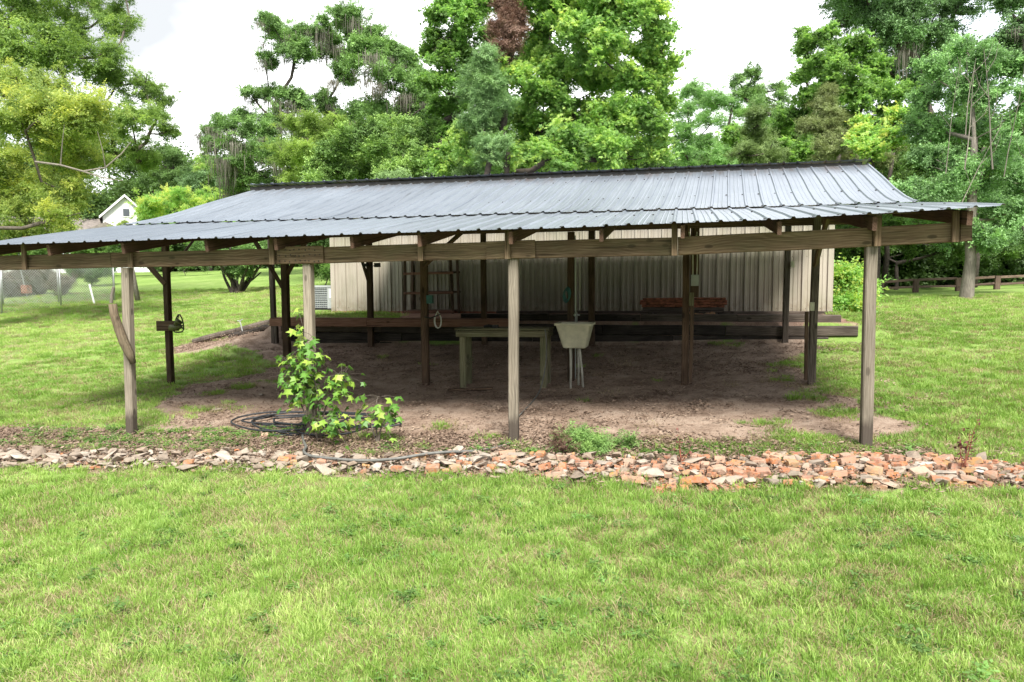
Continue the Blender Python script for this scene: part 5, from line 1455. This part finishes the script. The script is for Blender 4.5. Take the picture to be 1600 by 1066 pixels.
# ------------------------------------------------------------------ trees
def species(kind, mat):
    if kind == 'fine':   return [clump('oval', 100 + i, mat, 240, .15, .21, .35, .85) for i in range(4)]
    if kind == 'oval':   return [clump('oval', 200 + i, mat, 190, .17, .24, .1, .8) for i in range(4)]
    if kind == 'round':  return [clump('oval', 300 + i, mat, 170, .18, .29, .1, .85) for i in range(4)]
    if kind == 'star':   return [clump('star', 400 + i, mat, 80, .36, .5, .45, .85) for i in range(4)]
    if kind == 'needle': return [clump('needle', 500 + i, mat, 520, .20, .10, .05, 1.0) for i in range(3)]
GROUPS = {}
def group_for(kind, tint):
    k = (kind, tint)
    if k not in GROUPS:
        GROUPS[k] = scatter_group("clumps_%s_%s" % k, species(kind, M['lf_' + tint]))
    return GROUPS[k]
moss_group = scatter_group("moss", [moss_mesh(i, M['lf_moss']) for i in range(3)])

def limb_net(base, lobes, trunk_h, rng):
    """nodes: list of (pos, parent); grows paths from the trunk to every lobe and on to its edge"""
    nodes = [(Vector(base) - Vector((0, 0, .3)), -1)]
    top = Vector((base[0], base[1], base[2] + trunk_h))
    n = 5
    prev = 0
    for i in range(1, n + 1):
        p = Vector(base).lerp(top, i / n) + Vector((rng.normal() * .02, rng.normal() * .02, 0)) * trunk_h * .4
        nodes.append((p, prev)); prev = len(nodes) - 1
    order = sorted(lobes, key=lambda q: (Vector(q[:3]) - top).length)
    tips = []
    for (x, y, z, r) in order:
        c = Vector((x, y, z))
        best, bd = 0, 1e9
        for i, (p, _) in enumerate(nodes):
            if i < 2: continue
            d = (p - c).length + max(0, p.z - c.z + r * .3) * 1.5
            if d < bd: bd, best = d, i
        st_ = nodes[best][0]
        L_ = (c - st_).length
        m = max(2, int(L_ / 1.2))
        prev = best
        for k in range(1, m + 1):
            t = k / m
            q = st_.lerp(c, t) + Vector((rng.normal(), rng.normal(), rng.normal())) * .06 * L_ * (1 - t) + Vector((0, 0, -math.sin(t * math.pi) * .06 * L_))
            nodes.append((q, prev)); prev = len(nodes) - 1
        for k in range(3):
            d = Vector((rng.normal(), rng.normal(), abs(rng.normal()) * .8)).normalized() * r * rng.uniform(.6, .95)
            nodes.append((c + d * .5 + Vector((rng.normal(), rng.normal(), 0)) * .05 * r, prev))
            nodes.append((c + d, len(nodes) - 1))
            tips.append(len(nodes) - 1)
    return nodes

def limbs_mesh(nodes, trunk_r, tip_r, n=6):
    cnt = [0.0] * len(nodes)
    kids = [[] for _ in nodes]
    for i, (_, p) in enumerate(nodes):
        if p >= 0: kids[p].append(i)
    for i in range(len(nodes) - 1, -1, -1):
        if not kids[i]: cnt[i] = 1.0
        if nodes[i][1] >= 0: cnt[nodes[i][1]] += cnt[i]
    tot = cnt[0]
    rad_ = [max(tip_r, trunk_r * (c / tot) ** .62) for c in cnt]
    mb = MB()
    done = set()
    def chain(s, k):
        path = [s, k]
        while kids[path[-1]]:
            path.append(max(kids[path[-1]], key=lambda j: cnt[j]))
        return path
    stack = [(0, kids[0][0])]
    while stack:
        s, k = stack.pop()
        path = chain(s, k)
        rs = [min(rad_[j], rad_[path[1]]) for j in path]
        if s == 0: rs[0] = rad_[0] * 1.45
        mb.tube([nodes[j][0] for j in path], rs, n if rs[0] > tip_r * 3 else 4, cap=False)
        for a, j in enumerate(path[1:], 1):
            nxt = path[a + 1] if a + 1 < len(path) else None
            for q in kids[j]:
                if q != nxt: stack.append((j, q))
    return mb

def build_tree(name, label, cat, group, bx, by, kind, tint, dens, lobes):
    rng = np.random.RandomState(abs(hash_s(label)) % 99991)
    bz = gz(bx, by)
    t = thing(name, label, cat, (bx, by, bz), group)
    zs = [l[2] - l[3] * .5 for l in lobes]
    low = min(zs)
    hgt = max(l[2] + l[3] for l in lobes) - bz
    th = max(.25 * hgt * .5, min(low - bz, hgt * .45)) if cat == 'tree' else .12
    lift = {'H': 0}
    if name == 'vine_covered_tree': th = 6.2
    if name == 'crape_myrtle': th = .2
    nodes = limb_net((bx, by, bz), lobes, th, rng)
    tr = {'tree': .0125 * hgt, 'shrub': .015 * hgt, 'hedge': .012 * hgt}[cat]
    if name == 'live_oak': tr = .020 * hgt
    if name == 'vine_covered_tree': tr = .165
    bark = M['bark_pale'] if name in ('vine_covered_tree',) or kind == 'needle' and tint == 'thicket' else (M['bark_dark'] if name != 'broadleaf_tree' else M['bark'])
    if name == 'crape_myrtle':
        for k, (x, y, z, r) in enumerate(lobes + lobes[:5]):
            a = k * 2.4
            p0 = Vector((bx + .16 * math.cos(a), by + .16 * math.sin(a), bz - .1))
            p3 = Vector((x + rng.normal() * .25, y + rng.normal() * .5, z))
            p1 = p0.lerp(p3, .33) + Vector((0, 0, .12)) + Vector((rng.normal(), rng.normal(), 0)) * .06
            p2 = p0.lerp(p3, .7) + Vector((rng.normal(), rng.normal(), 0)) * .10
            mb = MB(); mb.tube(smooth_path([p0, p1, p2, p3], 4), [.085 * (1 - .7 * i / 12) for i in range(13)], 6)
            mb.build("stem", bark, t, smooth=True)
    else:
        mb = limbs_mesh(nodes, tr, max(.010, tr * .05), 8)
        mb.build("trunk", bark, t, smooth=True)
    P_, Ro, S_, K_, T_ = [], [], [], [], []
    for (x, y, z, r) in lobes:
        rc = min(max(r * .30, .26), .70)
        ti = rng.uniform(-.12, .12)
        m = 9
        for j in range(m):
            d0 = rng.normal(size=3); d0 /= np.linalg.norm(d0)
            if d0[2] < -.2 and rng.rand() < .4: d0[2] = -d0[2]
            c0 = np.array([x, y, z]) + d0 * np.array([1, 1, .9]) * r * rng.uniform(.42, .80)
            r1 = r * rng.uniform(.25, .55)
            tj = rng.normal() * .10
            n = max(3, int(dens * 6.0 * (r1 / rc) ** 1.5))
            for i in range(n):
                d = rng.normal(size=3); d /= np.linalg.norm(d)
                if d[2] < -.3 and rng.rand() < .5: d[2] = -d[2]
                q = r1 * abs(rng.normal()) * .75
                P_.append(c0 + d * np.array([1.1, 1.1, .75]) * q)
                Ro.append((rng.normal() * .5, rng.normal() * .5, rng.uniform(0, 6.28)))
                s = rc / .6 * rng.uniform(.6, 1.35)
                S_.append((s * rng.uniform(.8, 1.25), s, s * rng.uniform(.5, .95)))
                K_.append(rng.randint(3 if kind == 'needle' else 4))
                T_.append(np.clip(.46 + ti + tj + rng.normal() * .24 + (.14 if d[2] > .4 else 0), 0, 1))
    # stray sprigs soften the outline
    for (x, y, z, r) in lobes:
        for i in range(3):
            d = rng.normal(size=3); d /= np.linalg.norm(d); d[2] = abs(d[2]) * .9
            P_.append(np.array([x, y, z]) + d * r * rng.uniform(1.02, 1.22))
            Ro.append((rng.normal() * .4, rng.normal() * .4, rng.uniform(0, 6.28)))
            s = min(max(r * .40, .30), .85) / .6 * rng.uniform(.4, .65)
            S_.append((s, s, s)); K_.append(rng.randint(3)); T_.append(rng.uniform(.4, 1))
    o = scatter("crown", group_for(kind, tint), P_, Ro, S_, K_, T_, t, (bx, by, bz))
    o['kind'] = 'stuff'
    if name == 'live_oak':
        P_, Ro, S_, K_, T_ = [], [], [], [], []
        for i, (x, y, z, r) in enumerate(lobes):
            if 'dark oak' in label and i % 3: continue
            for k in range(2 + i % 3):
                P_.append((x + rng.normal() * r * .5, y - abs(rng.normal()) * r * .6, z - r * rng.uniform(.0, .6)))
                Ro.append((0, 0, rng.uniform(0, 6.3)))
                s = rng.uniform(.5, 1.3)
                S_.append((s, s, s * rng.uniform(.8, 1.5))); K_.append(rng.randint(3)); T_.append(rng.rand())
        mo = scatter("hanging_moss", moss_group, P_, Ro, S_, K_, T_, t, (bx, by, bz))
        mo['kind'] = 'stuff'
    return t, nodes

def hash_s(s):
    h = 5381
    for ch in s: h = (h * 33 + ord(ch)) & 0x7fffffff
    return h

built = {}
for row in TREES:
    built[row[1]] = build_tree(*row)

# bare pale stems on the vine-covered tree
vt = [v for k, v in built.items() if 'vines and bare' in k][0][0]
rg = np.random.RandomState(4)
for k in range(18):
    x = rg.uniform(7.2, 11.2); y = 22.6 + rg.uniform(-.9, 1.3) + (x - 7) * .1
    z0 = rg.uniform(3.2, 7.0)
    mb = MB()
    L_ = rg.uniform(1.4, 3.4); lean = rg.normal() * .22
    pts = [(x + lean * L_ * t + .03 * math.sin(t * 5 + k), y + .03 * math.cos(t * 4 + k), z0 + L_ * t) for t in np.linspace(0, 1, 6)]
    r0 = rg.uniform(.010, .024)
    mb.tube(pts, [r0 * (1 - .75 * t) for t in np.linspace(0, 1, 6)], 5)
    for j in range(3):
        q = pts[2 + j]; a = rg.uniform(-1, 1)
        mb.tube([q, (q[0] + a * .35, q[1] - .1, q[2] + .35), (q[0] + a * .5, q[1] - .1, q[2] + .8)], [r0 * .5, r0 * .35, r0 * .15], 4)
    mb.build("bare_branch", M['bark_pale'], vt)
# long bare limb on the yellow-green tree at the left
lt = [v for k, v in built.items() if 'feathery tree with drooping' in k][0][0]
mb = MB()
BL = [(-18.01, 17.76, 5.32), (-17.3, 17.91, 5.22), (-16.67, 18.04, 5.04), (-16.05, 18.19, 5.14), (-15.61, 18.33, 5.54), (-15.35, 18.41, 5.87)]
mb.tube(BL, [.035, .032, .028, .024, .018, .008], 6)
mb.tube([BL[2], (-16.1, 18.1, 4.85), (-15.5, 18.2, 4.75)], [.025, .018, .008], 5)
mb.tube([BL[1], (-17.1, 17.8, 5.8), (-16.9, 17.7, 6.3)], [.022, .014, .006], 5)
mb.tube([BL[3], (-15.95, 18.0, 5.6), (-16.0, 17.9, 6.1)], [.02, .012, .006], 5)
mb.build("bare_branch", M['bark_pale'], lt)

# far woods, plus an unseen belt behind the camera added to dim the shed
P_, Ro, S_, K_, T_ = [], [], [], [], []
for i in range(16000):
    a = rad(R.uniform(-62, 34) if i < 8500 else R.uniform(34, 298)); d = R.uniform(97, 128) if i < 8500 else R.uniform(72, 98)
    x = math.sin(a) * d; y = math.cos(a) * d
    hmax = 8.5 + 7.5 * vnoise(np.array([a * 40]), np.array([3.0]), 1.0, 9)[0] + (6 if a > rad(-27) else 0) 
    z = gz(x, y) + hmax * R.rand()
    P_.append((x, y, z)); Ro.append((R.normal() * .3, R.normal() * .3, R.uniform(0, 6.3)))
    s = R.uniform(2.2, 4.0); S_.append((s, s, s * .8)); K_.append(R.randint(4)); T_.append(np.clip(R.normal(.4, .2), 0, 1))
fwo = scatter("far_woods", group_for('oval', 'dark'), P_, Ro, S_, K_, T_)
tag(fwo, "dense green woods far behind all the trees, plus an added unseen belt behind the camera", kind='stuff')
# shaded undergrowth behind the rail fence
P_, Ro, S_, K_, T_ = [], [], [], [], []
for i in range(1500):
    t_ = R.rand(); x = 3.8 + 19 * t_; y = 33.0 + 2.5 * R.rand() + 2.5 * t_ + R.rand() * 3
    z = gz(x, y) + 3.2 * R.rand() ** .8
    P_.append((x, y, z)); Ro.append((R.normal() * .3, R.normal() * .3, R.uniform(0, 6.3)))
    s = R.uniform(.6, 1.2); S_.append((s, s, s)); K_.append(R.randint(4)); T_.append(np.clip(R.normal(.3, .2), 0, 1))
ug = scatter("undergrowth", group_for('round', 'dark'), P_, Ro, S_, K_, T_)
tag(ug, "dark shaded undergrowth behind the low rail fence", kind='stuff')
for i, (x, y, r_) in enumerate(((5.9, 32.2, .12), (8.0, 32.6, .10), (11.4, 33.0, .13), (13.4, 33.2, .10))):
    mb = MB(); z = gz(x, y)
    mb.tube([(x, y, z - .2), (x + .1, y, z + 1.5), (x - .05, y, z + 3.2), (x + .2, y, z + 5.5)], [r_ * 1.3, r_, r_ * .9, r_ * .7], 7)
    o = tag(mb.build("tree_trunk", M['bark_dark'], None, smooth=True), ("bare dark tree trunk behind the left end of the rail fence", "thinner bare dark trunk behind the rail fence, second from its left end", "thick bare dark trunk behind the rail fence right of the pale vine-covered trunk", "thin bare dark trunk in the shade at the far right behind the rail fence")[i], "tree trunk", "dark trunks behind the rail fence")

# ------------------------------------------------------------------ maple saplings with separate leaves
def sap_leaf_mat():
    m, nt, b, out = new_mat("sapling_leaf")
    oi = N(nt, "ShaderNodeObjectInfo")
    c = ramp(nt, oi.outputs['Random'], [(0.0, (0.085, 0.22, 0.035)), (0.5, (0.16, 0.34, 0.05)), (0.8, (0.30, 0.48, 0.07)), (1.0, (0.44, 0.56, 0.10))])
    nt.links.new(c, b.inputs['Base Color'])
    b.inputs['Roughness'].default_value = 0.5
    tr = N(nt, "ShaderNodeBsdfTranslucent"); nt.links.new(c, tr.inputs['Color'])
    ms = N(nt, "ShaderNodeMixShader"); ms.inputs[0].default_value = .4
    nt.links.new(b.outputs[0], ms.inputs[1]); nt.links.new(tr.outputs[0], ms.inputs[2]); nt.links.new(ms.outputs[0], out.inputs[0])
    return m
M['sap_leaf'] = sap_leaf_mat()
def leaf_shape(seed):
    r = np.random.RandomState(seed)
    st = star_outline()
    v = [(x, y, -(abs(x) * .35 + y * y * .35) + r.normal() * .02) for x, y in st]
    m_ = len(st)
    ctr = (0, .38, -.02)
    v.append(ctr)
    f = [(m_, j, (j + 1) % m_) for j in range(m_)]
    me = mesh("leaf", v, f, [M['sap_leaf']])
    return me
LEAVES = [leaf_shape(i) for i in range(4)]
def sapling(label, base, stems, nleaf, seed, size=(.08, .14)):
    r = np.random.RandomState(seed)
    t = thing("maple_sapling", label, "sapling", base)
    mb = MB()
    tips = []
    for st in stems:
        pts = smooth_path(st, 5)
        mb.tube(pts, [.012 * (1 - .75 * i / len(pts)) for i in range(len(pts))], 5)
        tips.append(pts)
    for i in range(nleaf):
        pts = tips[i % len(tips)]
        q = pts[int(len(pts) * (.36 + .63 * r.rand() ** .8)) if True else 0] if len(pts) > 3 else pts[-1]
        sp = .12
        d = Vector((r.normal() * sp, r.normal() * sp * .8, r.normal() * .09))
        p = q + d
        mb.tube([q, q.lerp(p, .5) + Vector((0, 0, .02)), p], .0022, 3, cap=False)
        s = r.uniform(*size)
        a = math.atan2(d.y, d.x)
        e = (r.normal() * .35 - .75, r.normal() * .3, a - 1.57 + r.normal() * .4)
        o = link("leaf", LEAVES[r.randint(4)], t, p, e)
        o.scale = (s, s, s)
    mb.build("stem", M['bark'], t)
    return t
bx, by = -4.15, 7.86; z = gz(bx, by)
sapling("taller bushy maple sapling growing in front of the second post", (bx, by, z),
        [[(bx, by, z), (bx - .05, by - .05, z + .5), (bx - .10, by - .08, z + .95), (bx - .12, by - .1, z + 1.38)],
         [(bx, by, z), (bx - .15, by - .12, z + .45), (bx - .24, by - .14, z + .80), (bx - .27, by - .14, z + .98)],
         [(bx, by, z), (bx + .12, by - .08, z + .42), (bx + .26, by - .06, z + .62), (bx + .36, by - .06, z + .88)],
         [(bx, by, z), (bx + .06, by - .15, z + .22), (bx + .16, by - .2, z + .30), (bx + .26, by - .2, z + .26)],
         [(bx, by, z), (bx - .12, by + .02, z + .5), (bx - .2, by - .02, z + .7), (bx - .25, by - .08, z + .72)],
         [(bx, by, z), (bx + .05, by - .1, z + .5), (bx + .03, by - .15, z + .8), (bx + .0, by - .15, z + 1.05)]], 310, 3, (.10, .175))
bx, by = -3.43, 7.9; z = gz(bx, by)
sapling("smaller pale maple sapling right of the taller bushy one", (bx, by, z),
        [[(bx, by, z), (bx - .02, by, z + .25), (bx, by, z + .5), (bx + .03, by, z + .56)],
         [(bx, by, z), (bx + .05, by, z + .2), (bx + .14, by, z + .38), (bx + .17, by, z + .46)],
         [(bx, by, z), (bx - .06, by, z + .15), (bx - .10, by, z + .28), (bx - .14, by, z + .36)]], 46, 8, (.12, .19))

# ------------------------------------------------------------------ low plants
def plant_scatter(name, label, cat, center, n, spreadxyz, kind, tint, s, seed, parent=None, T=(.2, .9)):
    r = np.random.RandomState(seed)
    x0, y0 = center; z0 = gz(x0, y0)
    P_ = [(x0 + r.normal() * spreadxyz[0], y0 + r.normal() * spreadxyz[1], z0 + abs(r.normal()) * spreadxyz[2]) for _ in range(n)]
    o = scatter(name, group_for(kind, tint), P_, [(r.normal() * .3, r.normal() * .3, r.uniform(0, 6.3)) for _ in range(n)], [s * r.uniform(.7, 1.2) for _ in range(n)], r.randint(3, size=n), r.uniform(*T, size=n), parent, (x0, y0, z0))
    if label: tag(o, label, cat)
    o['kind'] = 'stuff'
    return o
jn_ = thing("juniper_bush", "low spreading feathery green bush with rusty tips in front of the rubble", "shrub", (-1.08, 7.78, gz(-1.08, 7.78)))
plant_scatter("foliage", None, None, (-1.02, 7.78), 70, (.13, .07, .065), 'needle', 'juniper', .19, 2, jn_)
o = plant_scatter("rusty_foliage", None, None, (-1.17, 7.68), 20, (.06, .05, .11), 'needle', 'dead', .12, 3, jn_)
mb = MB(); x, y = -1.08, 7.78; z = gz(x, y)
for k in range(5): mb.tube([(x, y, z), (x + .1 * math.cos(k), y + .08 * math.sin(k), z + .15)], .005, 4)
mb.build("stem", M['bark_dark'], jn_)
def dead_plant(label, x, y, h, seed, n=46):
    r = np.random.RandomState(seed)
    z = gz(x, y)
    t = thing("dead_plant", label, "plant", (x, y, z))
    mb = MB()
    lf = MB()
    for k in range(3):
        dx = r.normal() * .06
        pts = [(x + dx * t_, y + r.normal() * .01, z + .05 + h * t_ * (1 - .22 * k)) for t_ in np.linspace(0, 1, 5)]
        mb.tube(pts, [.006, .005, .004, .003, .002], 4)
        for i in range(n // 3):
            q = Vector(pts[r.randint(1, 5)]) + Vector((r.normal() * .022, r.normal() * .02, r.normal() * .04))
            a, b_ = r.normal(size=3), r.normal(size=3)
            a = Vector(a).normalized() * .02; b_ = Vector(b_).normalized() * .014
            lf.add([q - a, q + b_, q + a, q - b_], [(0, 1, 2, 3)])
    mb.build("stem", M['rust'], t)
    lf.build("withered_leaves", plain("withered_leaf_%d" % seed, (.13, .045, .035), .8, 0, .5, 30), t)
dead_plant("dark red-brown dead plant standing in the rubble at the far right", 2.47, 7.2, .46, 1, 80)
dead_plant("small brown dead plant among the orange bricks in the middle of the rubble", .02, 7.32, .24, 2, 40)

# ------------------------------------------------------------------ grass
def tuft(seed, n, rmax, hmin, hmax, w, mat, lean=.5, nb=2):
    r = np.random.RandomState(seed)
    v, f, lv = [], [], []
    for i in range(n):
        a = r.uniform(0, 6.283); q = rmax * r.rand() ** .6
        x, y = q * math.cos(a), q * math.sin(a)
        h = r.uniform(hmin, hmax); ln = h * lean * r.uniform(.2, 1.5); b = a + r.normal() * .9
        dx, dy = math.cos(b) * ln, math.sin(b) * ln
        c = r.uniform(0, 3.14); wx, wy = math.cos(c) * w / 2 * r.uniform(.6, 1.3), math.sin(c) * w / 2
        k = len(v)
        v += [(x - wx, y - wy, -.01), (x + wx, y + wy, -.01), (x + dx * .35 - wx * .9, y + dy * .35 - wy * .9, h * .6), (x + dx * .35 + wx * .9, y + dy * .35 + wy * .9, h * .6), (x + dx, y + dy, h * .95)]
        f += [(k, k + 1, k + 3, k + 2), (k + 2, k + 3, k + 4)]
        lv += [r.rand()] * 5
    return arr_mesh("grass_tuft", v, f, mat, lv)
TUFTS = [tuft(i, 95, .15, .014, .046, .005, M['grass'], .75) for i in range(4)] + \
        [tuft(10 + i, 50, .08, .03, .085, .0052, M['grass'], .55) for i in range(2)] + \
        [tuft(20 + i, 45, .15, .02, .05, .005, M['dry_grass'], 1.1) for i in range(2)]
tg = scatter_group("grass_tufts", TUFTS)
cy_, sy_ = math.cos(yaw), math.sin(yaw)
def cam_depth(X, Y): return -X * sy_ + Y * cy_
def cam_side(X, Y): return X * cy_ + Y * sy_
N_ = 370000
X = R.uniform(-34, 17, N_); Y = R.uniform(2.4, 34, N_)
Zd = cam_depth(X, Y); Sd = cam_side(X, Y)
ok = (Zd > 2.5) & (np.abs(Sd) < Zd * .74 + 2.8)
dn = 215.0 * np.minimum(1, (4.6 / np.maximum(Zd, .1)) ** 1.45)
base_d = N_ / (51 * 31.6)
ok &= R.rand(N_) < dn / 215.0
dmt = dirt_amount(X, Y)
ok &= R.rand(N_) < np.where(dmt > .5, .03 * (1.2 - dmt), 1 - dmt * .9)
ok &= ~((X > -8.9) & (X < 3.35) & (Y > 17.5) & (Y < 28))
ok &= ~((X > -8.8) & (X < 3.1) & (Y > 13.85) & (Y < 14.7))
ok &= ~((Y > 27.5) & (X > 3))
ok &= ~((Y > 6.85) & (Y < 7.35) & (X > -9.5) & (X < 3.2))
X, Y, Zd = X[ok], Y[ok], Zd[ok]
# explicit weed patches on the soil and in front of it
for (wx, wy, wr, wn) in ((1.25, 8.22, .22, 60), (.92, 8.8, .15, 14), (-2.17, 8.2, .06, 7), (-7.0, 10.75, .18, 22), (-7.2, 10.3, .14, 14), (1.84, 9.35, .18, 24), (.5, 7.9, .3, 24), (-.2, 7.86, .22, 20), (-7.4, 7.8, .5, 26), (-8.1, 7.7, .4, 14),
                         (-6.3, 7.9, .5, 22), (-5.4, 7.85, .4, 12), (-2.9, 8.55, .10, 7), (1.5, 11.3, .2, 14), (1.6, 12.4, .25, 16), (-6.7, 9.3, .35, 26), (-6.5, 11.3, .25, 12), (-3.0, 7.75, .3, 14), (-1.6, 7.72, .14, 10), (1.2, 7.95, .4, 60), (1.9, 7.9, .3, 40), (-.8, 7.9, .2, 14), (-3.9, 7.75, .2, 10), (0.8, 13.9, .12, 8), (2.0, 10.6, .25, 26), (1.6, 10.1, .15, 12)):
    q = R.normal(size=(wn, 2)) * wr * .7
    X = np.append(X, wx + q[:, 0]); Y = np.append(Y, wy + q[:, 1]); Zd = np.append(Zd, np.full(wn, 8.0))
qq = R.uniform(-9.3, 3.2, 130)
X = np.append(X, qq); Y = np.append(Y, R.uniform(6.95, 7.6, 130)); Zd = np.append(Zd, np.full(130, 8.0))
q = R.uniform(-9.5, 3.3, 160); q0 = np.interp(q, [-10, -7.6, -4, -1.6, 1.3, 3.0, 3.6], [6.45, 6.72, 6.86, 6.88, 6.80, 7.02, 7.25])
X = np.append(X, q); Y = np.append(Y, q0 + R.normal(.0, .06, 160)); Zd = np.append(Zd, np.full(160, 7.0))
n = len(X)
Zg = G(X, Y)
pat = vnoise(X, Y, 1.6, 31) * .55 + vnoise(X, Y, .5, 32) * .45
tall = vnoise(X, Y, 2.3, 35)
pick = R.randint(0, 4, n)
pick = np.where((R.rand(n) < .05 + .16 * (tall > .55)) & (pat > .45), R.randint(4, 6, n), pick)
pick = np.where((R.rand(n) < .08 + .34 * (pat < .36)), R.randint(6, 8, n), pick)
sc = R.uniform(.75, 1.2, n) * (np.maximum(Zd, 4.6) / 4.6) ** .33
hs_ = sc * (.72 + .45 * tall) * np.where(Zd > 7.3, .75, 1.0)
sc3 = np.stack([sc, sc, hs_], 1)
tint = np.clip(.52 + (vnoise(X, Y, 3.1, 33) - .5) * .5 + (vnoise(X, Y, .7, 34) - .5) * .4 + R.normal(size=n) * .18, 0, 1)
print("grass tufts", n)
gr = scatter("lawn_grass", tg, np.stack([X, Y, Zg], 1), np.stack([R.normal(size=n) * .08, R.normal(size=n) * .08, R.uniform(0, 6.3, n)], 1), sc3, pick, tint)
tag(gr, "bright green lawn grass around the shed", kind='stuff')

# small broad-leaved weeds in the strip behind the rubble
n = 130
X = R.uniform(-8.6, -4.6, n); Y = R.uniform(7.45, 8.3, n) + (X + 6) * .03
X2 = R.uniform(-3.4, 2.3, 110); Y2 = R.uniform(7.55, 7.95, 110)
X = np.append(X, X2)[:190]; Y = np.append(Y, Y2)[:190]; n = len(X)
X3 = R.uniform(-5.5, 3.2, 170); Y3 = R.uniform(3.3, 6.7, 170)
X = np.append(X, X3); Y = np.append(Y, Y3); n = len(X)
wd = scatter("ground_weeds", group_for('round', 'under'), np.stack([X, Y, G(X, Y) + .01], 1), np.stack([R.normal(size=n) * .1, R.normal(size=n) * .1, R.uniform(0, 6.3, n)], 1),
             np.stack([R.uniform(.12, .24, n)] * 2 + [R.uniform(.06, .11, n)], 1), R.randint(4, size=n), R.uniform(.5, 1, n))
tag(wd, "low broad-leaved weeds behind the rubble", kind='stuff')

# fallen leaves and bark bits
def litter_mesh(seed):
    r = np.random.RandomState(seed)
    v, f, lv = [], [], []
    for i in range(16):
        x, y = r.normal(size=2) * .10
        a = r.uniform(0, 6.3); s = r.uniform(.008, .03)
        ux, uy = math.cos(a) * s, math.sin(a) * s; wx, wy = -uy * r.uniform(.25, .7), ux * r.uniform(.25, .7)
        k = len(v); z = r.uniform(.002, .012)
        v += [(x - ux, y - uy, z), (x + wx, y + wy, z + r.uniform(0, .012)), (x + ux, y + uy, z + r.uniform(0, .015)), (x - wx, y - wy, z)]
        f += [(k, k + 1, k + 2), (k, k + 2, k + 3)]; lv += [r.rand()] * 4
    return arr_mesh("litter", v, f, M['litter'], lv)
lg = scatter_group("litter_bits", [litter_mesh(i) for i in range(5)])
n = 13000
X = R.uniform(-9.5, 3.2, n); Y = np.where(R.rand(n) < .5, R.uniform(7.1, 8.2, n), R.uniform(7.5, 14.1, n))
dm_ = dirt_amount(X, Y)
keep = (R.rand(n) < np.where(Y < 8.3, .95, np.where(Y > 12.4, .9, .25 + .6 * (vnoise(X, Y, 1.1, 77) > .55))) * np.clip(dm_ + .3, 0, 1)) | ((Y > 13.2) & (R.rand(n) < .3))
keep &= ~((X < -4.8) & (Y < 8.4) & (R.rand(n) < .5))
X, Y = X[keep], Y[keep]
X = np.append(X, R.uniform(-11.6, -8.2, 500)); Y = np.append(Y, R.uniform(14.3, 15.8, 500)); n = len(X)
ex = R.uniform(-9.5, 3.2, 900); ey = R.uniform(6.78, 7.6, 900)
zo = np.append(np.full(n, .004), R.uniform(.02, .065, 900) * (1 - np.abs(ey - 7.18) / .6))
X = np.append(X, ex); Y = np.append(Y, ey); n = len(X)
lo = scatter("leaf_litter", lg, np.stack([X, Y, G(X, Y) + zo], 1), np.stack([R.normal(size=n) * .1, R.normal(size=n) * .1, R.uniform(0, 6.3, n)], 1), R.uniform(.6, 1.3, n), R.randint(5, size=n), R.rand(n))
tag(lo, "brown fallen leaves and bark bits on the soil", kind='stuff')
